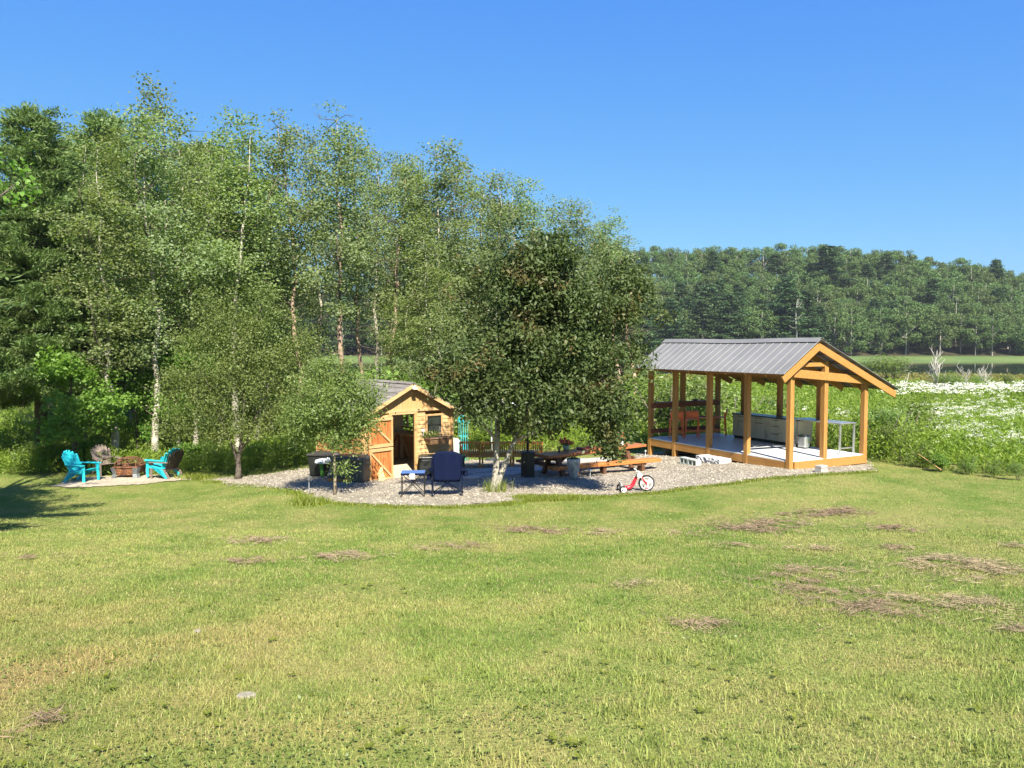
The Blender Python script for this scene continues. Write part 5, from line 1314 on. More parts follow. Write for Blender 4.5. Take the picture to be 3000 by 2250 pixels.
place(P1, 118, 28, 312, 12.5, .4, 1.0)
P2 = copy_tree(P1); place(P2, 330, 34, 330, 12.5, 2.2, .95, 'second white pine, mostly hidden behind the aspens left of centre'); P2['group'] = 'white pines at the left'; P1['group'] = 'white pines at the left'
P3 = copy_tree(P1); place(P3, -70, 26.8, 440, 12.5, 4.0, .95, 'white pine cut off by the left edge of the view with low drooping boughs'); P3['group'] = 'white pines at the left'
P4 = copy_tree(P1); place(P4, 600, 44, 420, 12.5, 1.2, 1.2, 'dark white pine deep in the wood behind the left apple tree'); P4['group'] = 'white pines at the left'
P5 = copy_tree(P1); place(P5, 200, 40, 420, 12.5, 3.2, 1.3, 'dark white pine standing behind the tall feathery one'); P5['group'] = 'white pines at the left'
# off-frame conifer whose shadow falls on the left lawn
P6 = copy_tree(P1); P6['label'] = 'pine outside the left edge that throws the long shadow on the lawn'; P6['group'] = 'white pines at the left'
P6.location = (-12.3, 9.7, gz(-12.3, 9.7)); P6.scale = (1.38, 1.38, .78); P6.rotation_euler = (0, 0, .9)
# ---- maples
def broad(name, label, seed, H, r, lm, bk, cb=.35, n=150, per=34, leaf=(.12, .10), sigma=.2, lift=0, group=None):
    rn = random.Random(seed); s1 = [(0, 0, -.2, .02*H+.02), (.05, 0, H*.3, .013*H+.01), (-.05, .05, H*.6, .008*H), (0, 0, H*.92, .01)]
    stems = [s1]
    for k in range(4):
        a = k*1.6+rn.uniform(-.3, .3); z0 = H*rn.uniform(.25, .5); stems.append([(0, 0, z0, .008*H), (r*.4*math.cos(a), r*.4*math.sin(a), z0+H*.13, .005*H), (r*.75*math.cos(a), r*.75*math.sin(a), z0+H*.22, .01)])
    bl = []
    for k in range(11):
        a = rn.uniform(0, 6.28); f = rn.uniform(0, 1); z = H*(cb+(1-cb)*f*.9); q = math.sin(math.pi*min(1, .18+f*.78))
        bl.append(((r*.55*q*math.cos(a), r*.55*q*math.sin(a), z), (r*.5*q+.1, r*.5*q+.1, H*.09+.1), n//11))
    return tree(name, label, 'tree', (0, 0, 0), seed, stems, bl, lm, bk, leaf, per, sigma, .012, group)
m1 = broad('maple_tree', 'maple crown showing in the top left corner of the view', 301, 10.6, 2.8, M['leaf_maple'], M['bark_dark'], .5, 260, 50)
m1.location = (-12.7, 16.0, gz(-12.7, 16.0)); m1.rotation_euler = (0, 0, .5); m1['group'] = 'maples at the left'
m2 = broad('maple_tree', 'bright green maple sapling with layered boughs in front of the dark pines', 302, 5.0, 2.1, M['leaf_maple'], M['bark_dark'], .35, 170, 46, (.13, .11), .17)
place(m2, 215, 25.6, 1010, 5.0, .4, 1.15); m2['group'] = 'maples at the left'
for px, y, ty, rz_2, s2c, lb in ((400, 28.5, 1090, 2.0, .8, 'low maple sapling between the two white-trunked aspens'), (520, 28.5, 960, 3.3, .9, 'maple sapling left of the apple tree, behind the chairs')):
    c_ = copy_tree(m2); place(c_, px, y, ty, 5.0, rz_2, s2c, lb); c_['group'] = 'maples at the left'
# ---- dense trees deeper in the wood
d1 = broad('wood_tree', 'x', 311, 9, 2.6, M['leaf_aspen'], M['bark_dark'], .12, 210, 34, (.15, .11), .24, group='leafy trees deeper in the wood')
lst = [(140, 48, 560), (320, 44, 620), (430, 42, 760), (520, 40, 860), (640, 42, 880), (740, 40, 860), (840, 42, 930), (1290, 44, 800), (1380, 46, 790), (1480, 45, 800), (1600, 50, 800), (1730, 50, 850), (1820, 48, 870), (250, 36, 800)]
for i, (px, y, ty) in enumerate(lst):
    c_ = d1 if i == 0 else copy_tree(d1); place(c_, px, y, ty, 9, rr.uniform(0, 6), rr.uniform(.9, 1.4), 'dense green leafy tree deeper in the wood behind the row of aspens')

# ---- bushes
def bush(seed, H, r, mat, leaf=(.085, .05), n=90, per=34, sigma=.12, stemc=5):
    rn = random.Random(seed); stems = []
    for k in range(stemc):
        a = 2*math.pi*k/stemc+rn.uniform(-.3, .3); stems.append([(0.05*math.cos(a), .05*math.sin(a), -.1, .02), (r*.3*math.cos(a), r*.3*math.sin(a), H*.4, .014), (r*.55*math.cos(a), r*.55*math.sin(a), H*.8, .006)])
    bl = []
    for k in range(7):
        a = rn.uniform(0, 6.28); q = rn.uniform(0, .6); z = H*rn.uniform(.25, .8); bl.append(((r*q*math.cos(a), r*q*math.sin(a), z), (r*.45, r*.45, H*.22), n//7))
    return tree('bush', 'x', 'bush', (0, 0, 0), seed, stems, bl, mat, M['bark_dark'], leaf, per, sigma, .007)
bp = [bush(401, 1.5, 1.0, M['leaf_bush']), bush(402, 1.5, .9, M['leaf_maple'], (.11, .08), 80), bush(403, 1.6, 1.1, M['leaf_apple'], (.08, .035), 100)]
bu = [False]*3
bl_ = [  # px, depth, top y, proto, width factor, label
 (2640, 23.3, 1235, 2, 1.0, 'tangled bramble bush just right of the rightmost deck post'), (2700, 21.6, 1290, 0, 1.0, 'bramble bush at the lawn edge right of the pavilion'), (2590, 24.2, 1180, 2, 1.15, 'tall bush with dark leaves touching the rear eave of the pavilion'),
 (2760, 20.6, 1320, 1, .9, 'leafy bush at the lawn edge where the pale cane leans'), (2660, 26, 1165, 0, 1.2, 'large rounded bush rising from the field right of the pavilion'), (2840, 20.0, 1330, 0, .9, 'bush on the lawn edge right of the leaning cane'),
 (2915, 19.4, 1340, 0, .85, 'second last bush along the right lawn edge'), (2990, 18.8, 1350, 2, .9, 'last bush along the lawn edge at the right side of the view'), (2560, 25.6, 1240, 1, 1.0, 'broad-leaved bush behind the rightmost deck post'),
 (2480, 26.4, 1290, 1, .9, 'low bush seen under the steel table'), (2050, 33, 1100, 0, 1.5, 'large willowy bush behind the bar stools'), (1960, 31, 1090, 2, 1.3, 'tall bush against the left end of the pavilion'), (2150, 34, 1120, 0, 1.5, 'willowy bush behind the dark cabinet end'),
 (2240, 36, 1150, 2, 1.4, 'bush in the field seen between the front deck posts'), (1900, 33, 1130, 0, 1.4, 'bush under the right side of the big fruit tree crown'), (1830, 36, 1080, 0, 1.6, 'bush behind the picnic table far end'), (1740, 34, 1150, 2, 1.3, 'bush behind the big tree right lobe'),
 (1600, 33, 1130, 0, 1.4, 'bush in the gap above the picnic table flowers'), (1500, 31, 1170, 2, 1.4, 'bush behind the middle of the teak benches'), (1410, 30, 1130, 0, 1.3, 'bush behind the turquoise trellis'), (1290, 28.5, 1080, 2, 1.2, 'bush behind the right roof slope of the shed'), (1210, 28.5, 1060, 1, 1.2, 'bush behind the shed ridge'),
 (1120, 28.5, 1070, 0, 1.3, 'bush behind the left part of the shed roof'), (60, 26.2, 1290, 0, 1.2, 'low bush at the far left below the pine'), (160, 26.6, 1285, 1, 1.2, 'low bush behind the left turquoise chair'), (262, 26.6, 1275, 1, 1.1, 'leafy bush behind the grey-brown adirondack chair'), (350, 27.0, 1285, 0, 1.1, 'bush right behind the fire pit'),
 (430, 27.0, 1290, 0, 1.1, 'bush behind the gap between fire pit and nested chairs'), (540, 27.3, 1285, 1, 1.2, 'bush right of the nested chairs'), (620, 27.6, 1285, 0, 1.2, 'bush left of the apple tree trunk'), (760, 28, 1285, 1, 1.1, 'bush right of the apple tree trunk'), (850, 26.4, 1275, 0, 1.1, 'bush behind the black covered bin'), (940, 26.4, 1270, 2, 1.1, 'bush between the covered bin and the shed'),
 (2610, 96, 1040, 2, 2.2, 'rounded bush near the pond bank just right of the pavilion roof'), (2750, 70, 1090, 2, 1.8, 'dark bush at the foot of the bleached dead branches'), (2940, 78, 1095, 2, 1.0, 'small dark bush beyond the white flowers at the right'), (2840, 74, 1098, 0, 1.8, 'low bush between the dead branches beyond the flowers')]
for px, y, ty, k, sc_, lb in bl_:
    c_ = bp[k] if not bu[k] else copy_tree(bp[k]); bu[k] = True
    place(c_, px, y, ty, 1.55, rr.uniform(0, 6), sc_, lb); c_['group'] = 'bushes around the gravel and the field'
# ---- bleached dead shrubs in the marsh
def dead_shrub(label, px, y, ty, by_px, seed, n, sp_, name='dead_shrub'):
    x = at_y(px, 1100, y).x; z0 = gz(x, y); H = at_y(px, ty, y).z-z0; rn = random.Random(seed); m = MB()
    for k in range(n):
        a = rn.uniform(-sp_, sp_); b = rn.uniform(-.3, .3); h = H*rn.uniform(.6, 1.0); pts = []; xx = yy = 0
        for i in range(6):
            f = i/5; pts.append((xx, yy, h*f)); xx += (a*h/5)*(.5+f)+rn.uniform(-.06, .06); yy += b*h/5+rn.uniform(-.06, .06)
        m.tube(pts, [.05*(1-i/6)+.010 for i in range(6)], 5)
        for _ in range(5):
            i = rn.randint(1, 4); p = Vector(pts[i]); q = p+Vector((rn.uniform(-.7, .7), rn.uniform(-.5, .5), rn.uniform(.2, .9))); m.tube([p, q, q+Vector((rn.uniform(-.3, .3), 0, rn.uniform(.1, .5)))], [.03, .02, .008], 4)
    o = m.build(name, M['dead'], None, loc=(x, y, z0)); return tag(o, label, 'dead shrub')
dead_shrub('largest bleached dead shrub with many upright bare branches before the pond', 2745, 71, 1024, 0, 3, 9, .38)
dead_shrub('slim bleached dead shrub right of the largest one', 2820, 73, 1062, 0, 4, 3, .25)
dead_shrub('faint thin dead shrub farthest right before the pond', 2885, 78, 1076, 0, 5, 5, .35)
dead_shrub('short leaning dead snag beside the pavilion roof tip', 2650, 66, 1092, 0, 6, 1, .4)
cn0 = at_y(2690, 1330, 21.4); cn1 = at_y(2756, 1376, 20.2); m = MB(); m.tube([cn0, cn1], [.008, .014], 5); o = m.build('dry_cane', M['straw'] if False else M['pine_new'], None); tag(o, 'pale dry cane leaning out of the bushes at the right lawn edge', 'cane')

# ---- wooded far shore
def far_oak(seed, H=12.5, r=5.0):
    rn = np.random.default_rng(seed); root = thing('far_tree', 'x', 'tree', (0, 0, 0)); m = MB(); m.tube([(0, 0, -1.5), (.1, 0, H*.5), (0, .1, H*.85)], [.17, .12, .05], 6)
    for k in range(5):
        a = k*1.3; m.tube([(0, 0, H*.3+k*.5), (r*.4*math.cos(a), r*.4*math.sin(a), H*.5+k*.4)], [.12, .04], 4)
    m.build('trunk', M['bark_grey'], root)
    C_ = []
    for k in range(46):
        d = norm(rn.normal(0, 1, 3)); C_.append(np.array([0, 0, H*.56])+d*np.array([r*.80, r*.80, H*.34])*rn.uniform(.6, 1))
    C_ = np.array(C_); per = 110; N = len(C_)*per; dd_ = norm(rn.normal(0, 1, (N, 3))); c = np.repeat(C_, per, 0)+dd_*rn.uniform(.5, 1.0, (N, 1))*np.array([1.15, 1.15, .95])
    V, Fq = leaf_quads(c, rn.normal(0, 1, (N, 3)), norm(dd_*1.1+rn.normal(0, .6, (N, 3))+[0, 0, .5]), rn.uniform(.26, .46, N), rn.uniform(.20, .32, N)); np_mesh('crown', V, Fq, M['leaf_far'], root, {'v': rn.random(N)})
    return root
def far_pine(seed, H=16, r=4.2):
    rn = np.random.default_rng(seed); root = thing('far_pine', 'x', 'tree', (0, 0, 0)); m = MB(); m.tube([(0, 0, -1.5), (.1, .05, H*.6), (0, 0, H)], [.24, .14, .03], 6); m.build('trunk', M['bark_grey'], root)
    C_ = []; z = H*.22
    while z < H:
        f = (z-H*.22)/(H*.78); R_ = r*(1-f)**.6*rn.uniform(.6, 1.15)+.25
        for b in range(6):
            az = rn.uniform(0, 6.28); 
            for q in (.4, .75, 1.0): C_.append((R_*q*math.cos(az), R_*q*math.sin(az), z+rn.normal(0, .08)+.1*q))
        z += rn.uniform(.55, .9)
    C_ = np.array(C_); per = 30; N = len(C_)*per; c = np.repeat(C_, per, 0)+rn.normal(0, 1, (N, 3))*[.42, .42, .13]
    V, Fq = leaf_quads(c, rn.normal(0, 1, (N, 3))*[1, 1, .4], rn.normal(0, .5, (N, 3))+[0, 0, 1], rn.uniform(.35, .7, N), rn.uniform(.2, .34, N)); np_mesh('crown', V, Fq, M['leaf_far_pine'], root, {'v': rn.random(N)})
    return root
fo = [far_oak(501), far_oak(502, 11.5, 4.6), far_oak(503, 13.5, 5.2)]; fpn = [far_pine(511), far_pine(512, 16, 4.4), far_pine(513, 15, 3.6)]
fu = {}
rr = random.Random(99); cntf = 0
spots = []
for row, y in enumerate((243, 249, 256, 264, 273, 283, 294, 306, 318, 326)):
    x0, x1 = .05*y, .72*y
    x = x0+rr.uniform(0, 5)
    while x < x1: spots.append((x+rr.uniform(-1.5, 1.5), y+rr.uniform(-2.5, 2.5), row)); x += rr.uniform(6.0, 8.6) if row else rr.uniform(7.5, 11)
for row, y in enumerate((243, 253, 266, 285, 308)):
    x = -.30*y
    while x < .05*y-4: spots.append((x+rr.uniform(-1.5, 1.5), y+rr.uniform(-3, 3), row)); x += rr.uniform(9, 12)
for x, y, row in spots:
    pine_p = (.55 if x < .40*y else .14) if row < 5 else .04
    if rr.random() < pine_p: src = rr.choice(fpn); kind = 'pine'
    else: src = rr.choice(fo); kind = 'oak'
    o = src if src.name not in fu else copy_tree(src); fu[src.name] = 1
    s_ = (rr.uniform(1.0, 1.5) if row < 5 else rr.uniform(1.25, 1.4))*(.84 if kind == 'pine' and row > 2 else 1); o.location = (x, y, gz(x, y)-(rr.uniform(0, 3.6) if row < 2 else 0)); o.scale = (s_*rr.uniform(1.0, 1.2), s_*rr.uniform(1.0, 1.2), s_); o.rotation_euler = (0, 0, rr.uniform(0, 6.28))
    o['label'] = ('dark layered pine on the wooded slope across the pond' if kind == 'pine' else 'rounded leafy tree on the wooded slope across the pond'); o['group'] = 'trees on the wooded far shore'
# three pines that break the skyline and one bleached snag
for px, ty, y, s_, lb in ((2085, 738, 300, .9, 'pine breaking the far skyline left of the pavilion roof ridge'), (2415, 722, 296, 1.5, 'broadest pine on the far skyline, above the pavilion ridge'), (2905, 762, 310, 1.0, 'small pine on the far skyline near the right edge')):
    c_ = copy_tree(fpn[1]); place(c_, px, y, ty, 16, rr.uniform(0, 6), s_, lb); c_['group'] = 'trees on the wooded far shore'
x = at_y(2318, 900, 243).x
sn = thing('dead_snag', 'pale bare dead tree standing among the pines across the pond', 'dead tree', (x, 238.5, gz(x, 238.5)))
m = MB(); rn_ = random.Random(8); m.tube([(0, 0, 0), (.3, 0, 6), (-.2, 0, 12), (.2, 0, 18)], [.35, .28, .2, .05], 6)
for k in range(16):
    z = 7+k*.65; a = rn_.uniform(0, 6.3); L_ = rn_.uniform(1.5, 4)*(1-(z-7)/18); m.tube([(0, 0, z), (L_*.5*math.cos(a), L_*.5*math.sin(a), z+.3), (L_*math.cos(a), L_*math.sin(a), z+rn_.uniform(.5, 2))], [.12, .08, .03], 4)
m.build('trunk', M['dead'], sn)

# ================================================================== STUFF
rn = np.random.default_rng(42)
def pxof(x, y, z):
    dy = y; dz = z-CAMZ; d = dy*cp-dz*sp; u = dy*sp+dz*cp
    return 1500+F*x/d, 1125-F*u/d
EX = [-60, -20, -15, -9, -5, 0, 5, 7.9, 9.2, 10.7, 11.6, 12.6, 14.5, 17, 40]
EY = [24.6, 24.4, 24.5, 24.6, 25.4, 26.6, 28.6, 28.3, 25.9, 23.1, 20.6, 19.4, 18.4, 17.6, 14]
def edge_y(x): return np.interp(x, EX, EY)
def tufts_(pts, n, h, rad, seed, w=.010):
    rn = np.random.default_rng(seed); P_ = np.array(pts); k = rn.integers(0, len(P_), n); x = P_[k, 0]+rn.normal(0, rad, n); y = P_[k, 1]+rn.normal(0, rad, n)
    hh = h*rn.uniform(.4, 1.2, n); az = rn.uniform(0, 6.28, n); ld = rn.uniform(0, 6.28, n); b = np.stack([x, y, g(x, y)], 1); sd = np.stack([np.cos(az), np.sin(az), 0*az], 1)*w; lv = np.stack([np.cos(ld), np.sin(ld), 0*ld], 1)*(hh*rn.uniform(.2, .7, n))[:, None]; up = np.array([0, 0, 1.])
    V = np.stack([b-sd, b+sd, b+lv*.4+up*(hh*.65)[:, None]+sd*.7, b+lv*.4+up*(hh*.65)[:, None]-sd*.7, b+lv+up*hh[:, None]], 1).reshape(-1, 3); i = np.arange(n)[:, None]*5
    T = np.concatenate([i+[0, 1, 2], i+[0, 2, 3], i+[3, 2, 4]], 1).reshape(-1, 3); return V, T, np.repeat(rn.random(n), 3)
# lawn blades
def blades(N, y0, y1, hgt, wid, pw_=1.0, seed=1):
    rn = np.random.default_rng(seed)
    y = y0*(y1/y0)**(rn.random(N)**pw_) if pw_ != 1 else np.sqrt(rn.uniform(y0*y0, y1*y1, N))
    x = rn.uniform(-.78, .78, N)*y
    ok = (~inpoly(x, y, patio)) & (~inpoly(x, y, pad)) & (y < edge_y(x)+.2)
    x, y = x[ok], y[ok]; N = len(x)
    nz_ = np.sin(x*1.7+np.sin(y*1.1)*2)*np.sin(y*1.9+x*.7); h = hgt*rn.uniform(.55, 1.25, N)*(1+.25*nz_); w = wid*rn.uniform(.7, 1.3, N)
    az = rn.uniform(0, 2*np.pi, N); ln = rn.uniform(.15, 1.0, N)*h; ld = rn.uniform(0, 2*np.pi, N)
    b = np.stack([x, y, g(x, y)-.004], 1); sd = np.stack([np.cos(az), np.sin(az), np.zeros(N)], 1)*w[:, None]/2
    lv = np.stack([np.cos(ld), np.sin(ld), np.zeros(N)], 1)*ln[:, None]; up = np.array([0, 0, 1.0])
    v0 = b-sd; v1 = b+sd; v2 = b+lv*.35+up*(h*.6)[:, None]+sd*.8; v3 = b+lv*.35+up*(h*.6)[:, None]-sd*.8; v4 = b+lv+up*(h*.92)[:, None]
    V = np.stack([v0, v1, v2, v3, v4, v4+sd*.15], 1).reshape(-1, 3); i = np.arange(N)[:, None]*6
    Fq = np.concatenate([i+[0, 1, 2, 3], i+[3, 2, 5, 4]], 1).reshape(-1, 4)
    return V, Fq, np.repeat(rn.random(N), 2)
parts = [blades(210000, 3.3, 7.5, .028, .0038, seed=1), blades(190000, 6.5, 13, .028, .0060, seed=2), blades(150000, 12, 28, .030, .010, seed=3)]
off = 0; Vs = []; Fs = []; As = []
for V, Fq, a in parts: Vs.append(V); Fs.append(Fq+off); As.append(a); off += len(V)
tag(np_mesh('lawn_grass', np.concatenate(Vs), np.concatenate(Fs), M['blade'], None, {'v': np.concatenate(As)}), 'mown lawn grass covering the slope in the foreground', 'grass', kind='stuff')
# clover and broad leaves in the lawn
N = 42000; y = 3.4*(17/3.4)**rn.random(N); x = rn.uniform(-.76, .76, N)*y
pn = np.sin(x*.9+1.3*np.sin(y*.8))*np.sin(y*1.3-x*.5)+rn.normal(0, .5, N)+.25*(x > 0); ok = (pn > .30) & ~inpoly(x, y, patio); x, y = x[ok], y[ok]; N = len(x)
c = np.stack([x, y, g(x, y)+rn.uniform(.012, .045, N)], 1)
V, Fq = leaf_quads(c, rn.normal(0, 1, (N, 3))*[1, 1, .3], rn.normal(0, .35, (N, 3))+[0, 0, 1], rn.uniform(.014, .030, N), rn.uniform(.010, .020, N))
tag(np_mesh('clover', V, Fq, M['leaf_bush'], None, {'v': rn.random(N)}), 'patches of clover and broad-leaved weeds in the lawn', 'weeds', kind='stuff')
rk = np.random.default_rng(15); ty_ = 3.5*(13/3.5)**rk.random(230); tx_ = rk.uniform(-.72, .72, 230)*ty_
V, T, a = tufts_([(p, q) for p, q in zip(tx_, ty_)], 13000, .070, .075, 31, .0028)
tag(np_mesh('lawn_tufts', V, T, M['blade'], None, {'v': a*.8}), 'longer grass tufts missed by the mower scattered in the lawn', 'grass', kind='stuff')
NR_ = 260; ry_ = 3.6*(15/3.6)**rk.random(NR_); rx_ = rk.uniform(-.72, .72, NR_)*ry_; K_ = 7
c0_ = np.repeat(np.stack([rx_, ry_, g(rx_, ry_)+.022], 1), K_, 0); aa_ = rk.uniform(0, 6.28, NR_*K_); rl_ = np.repeat(rk.uniform(.012, .026, NR_), K_)
dv_ = np.stack([np.cos(aa_), np.sin(aa_), rk.uniform(.05, .5, NR_*K_)], 1)
V, Fq = leaf_quads(c0_+dv_*rl_[:, None], dv_, np.tile([0, 0, 1.0], (NR_*K_, 1))+rk.normal(0, .15, (NR_*K_, 3)), rl_*2, rl_*.75)
tag(np_mesh('lawn_weeds', V, Fq, M['leaf_meadow'], None, {'v': rk.random(NR_*K_)}), 'small plantain and dandelion rosettes dotted through the lawn', 'weeds', kind='stuff')
# raked dead grass lying on the lawn
def hay(px0, py0, px1, py1, wd, n, seed, label):
    rn = np.random.default_rng(seed); a = on_g(px0, py0); b = on_g(px1, py1); t_ = rn.random(n); d = np.array([b.x-a.x, b.y-a.y]); L_ = np.linalg.norm(d)+1e-6; nv = np.array([-d[1], d[0]])/L_
    q = rn.normal(0, wd*.62, n)
    x = a.x+d[0]*t_+nv[0]*q+rn.normal(0, .07, n); y = a.y+d[1]*t_+nv[1]*q+rn.normal(0, .07, n)
    hl = rn.random(n); x = np.where(hl < .6, x, x+rn.normal(0, .05+wd*.9, n)); y = np.where(hl < .6, y, y+rn.normal(0, .03+wd*.7, n))
    fld = np.sin(x*5.3+seed+1.7*np.sin(y*4.1))*np.sin(y*6.1-x*2.2+seed)+.6*np.sin(x*13+y*9+seed)+rn.normal(0, .35, n)
    kp = fld > .05; x, y, q, t_ = x[kp], y[kp], q[kp], t_[kp]; n = len(x)
    thick = .035*np.exp(-(q/wd)**2*2)
    c = np.stack([x, y, g(x, y)+.020+rn.random(n)*thick+.012], 1)
    V, Fq = leaf_quads(c, rn.normal(0, 1, (n, 3))*[1, 1, .18], rn.normal(0, .6, (n, 3))+[0, 0, 1], rn.uniform(.07, .17, n), np.full(n, .0045)*rn.uniform(.7, 1.6, n)*max(1, a.y/8))
    o = np_mesh('hay_clump', V, Fq, M['straw'], None, {'v': rn.random(n)}); tag(o, label, 'hay', 'clumps of dried grass on the lawn')
hays = [((2300, 1672), (2450, 1690), .34, 'upper strip of raked dried grass left of the largest pile'), ((2270, 1690), (2640, 1815), .34, 'long diagonal swath of dried grass running down to the right'), ((2620, 1765), (2940, 1780), .32, 'straight strip of dried grass below the large right-hand pile'), ((2680, 1640), (3010, 1690), .62, 'largest raked pile of dried grass at the right edge'),
        ((1985, 1838), (2110, 1842), .17, 'isolated clump of dried grass right of centre in the near lawn'), ((1825, 1716), (1860, 1720), .12, 'small dark tuft of dried grass in the middle of the lawn'), ((2160, 1560), (2290, 1530), .5, 'broad faint patch of dried grass below the pavilion'), ((2300, 1515), (2530, 1498), .28, 'thin strip of dried grass nearest the pavilion'),
        ((1985, 1570), (2040, 1566), .2, 'small patch of dried grass in front of the tricycle'), ((2580, 1552), (2660, 1552), .35, 'short patch of dried grass below the rightmost deck post'), ((2600, 1608), (2660, 1612), .2, 'tiny patch of dried grass above the largest pile'), ((2110, 1606), (2190, 1604), .2, 'thin wisp of dried grass left of the long swath'),
        ((2320, 1612), (2420, 1610), .2, 'thin wisp of dried grass above the upper strip'), ((690, 1586), (800, 1590), .25, 'longer reddish wisp of dried grass in the left lawn'), ((680, 1652), (755, 1648), .18, 'short reddish wisp of dried grass in the left lawn'), ((900, 1645), (1055, 1628), .3, 'broad wisp of dried grass left of centre'),
        ((1720, 1562), (1775, 1566), .25, 'pale wisp of dried grass below the tall planter'), ((60, 1640), (135, 1640), .18, 'dark wisp of dried grass near the left edge'), ((1260, 1610), (1390, 1604), .2, 'pale wisp of dried grass in the centre of the lawn'), ((60, 2140), (150, 2120), .05, 'matted dried grass in the near left corner'),
        ((2960, 1600), (3010, 1606), .25, 'wisp of dried grass at the right edge above the largest pile'), ((2985, 1850), (3010, 1860), .2, 'dried grass cut off by the right edge of the view'), ((1500, 1555), (1640, 1560), .3, 'faint wisp of dried grass below the big tree')]
for i, (a, b, w, lb) in enumerate(hays):
    q = on_g(*a); q2 = on_g(*b); L_ = max(.25, (q2-q).length); n = int(min(6000, 2400*L_*w*2.2+120)); hay(*a, *b, w, n, 600+i, lb)
p_ = on_g(720, 2043); N = 90
# pale stones in the lawn
for px, py, r_, lb in ((722, 2043, .040, 'larger pale flat stone showing through the near left lawn'), (578, 1857, .02, 'small pale stone in the left lawn above the larger one')):
    q = on_g(px, py); o = MB().prism([(r_*1.5*math.cos(k*.7)*(1+.15*math.sin(k*3)), r_*math.sin(k*.7)) for k in range(9)], -.03, .022).build('lawn_stone', plain('weathered_lawn_stone', (.25, .225, .175), .95, 0, .15, 20, .5), None, .006, loc=q); tag(o, lb, 'stone')
# loose pebbles on the gravel
N = 26000; x = rn.uniform(-10, 12, N); y = rn.uniform(15, 27, N); ok = inpoly(x, y, patio); x, y = x[ok], y[ok]; N = len(x); s_ = rn.uniform(.012, .032, N)*rn.uniform(.7, 1.2, N)
c = np.stack([x, y, g(x, y)+.014], 1); oct_ = np.array([[1, 0, 0], [0, 1, 0], [-1, 0, 0], [0, -1, 0], [0, 0, .8]]); V = (c[:, None, :]+oct_[None]*s_[:, None, None]*rn.uniform(.6, 1.3, (N, 5, 1))).reshape(-1, 3)
i = np.arange(N)[:, None]*5; Fq = np.concatenate([i+[0, 1, 4], i+[1, 2, 4], i+[2, 3, 4], i+[3, 0, 4]], 1).reshape(-1, 3)
tag(np_mesh('loose_pebbles', V, Fq, M['pebble']), 'loose grey and tan pebbles scattered over the gravel yard', 'gravel', kind='stuff')
# grass tufts round the base of the big tree and along the gravel edge
tufts = tufts_
ep = []
eg = gp([(600, 1412), (640, 1415), (860, 1445), (905, 1464), (1010, 1480), (1150, 1488), (1300, 1489), (1420, 1484), (1500, 1478), (1560, 1467), (1640, 1466), (1750, 1460), (1900, 1448), (2000, 1436), (2150, 1418), (2300, 1401), (2440, 1391), (2560, 1384)])
for i in range(len(eg)-1):
    for f in np.linspace(0, 1, 14): ep.append((eg[i][0]*(1-f)+eg[i+1][0]*f, eg[i][1]*(1-f)+eg[i+1][1]*f))
A1 = tufts(ep, 9000, .075, .09, 1, .006); tb_ = on_g(1450, 1440); A2 = tufts([(tb_.x+.16, tb_.y-.12), (tb_.x-.05, tb_.y-.05)], 190, .34, .13, 2, .005)
w1 = on_g(910, 1478); A3 = tufts([tuple(w1[:2])], 900, .16, .16, 3, .008); w2 = on_g(560, 1400); A4 = tufts([tuple(w2[:2]), tuple(on_g(590, 1404)[:2])], 1200, .16, .22, 4, .009)
w3 = [tuple(on_g(q, 1462)[:2]) for q in range(1520, 1720, 12)]; A5 = tufts(w3, 2600, .10, .12, 5, .008)
Vs = []; Ts = []; As = []; off = 0
for V, T, a in (A1, A2, A3, A4, A5): Vs.append(V); Ts.append(T+off); As.append(a); off += len(V)
tag(np_mesh('edge_tufts', np.concatenate(Vs), np.concatenate(Ts), M['leaf_meadow'], None, {'v': np.concatenate(As)}), 'ragged grass tufts along the gravel edge and round the big tree trunk', 'grass', kind='stuff')

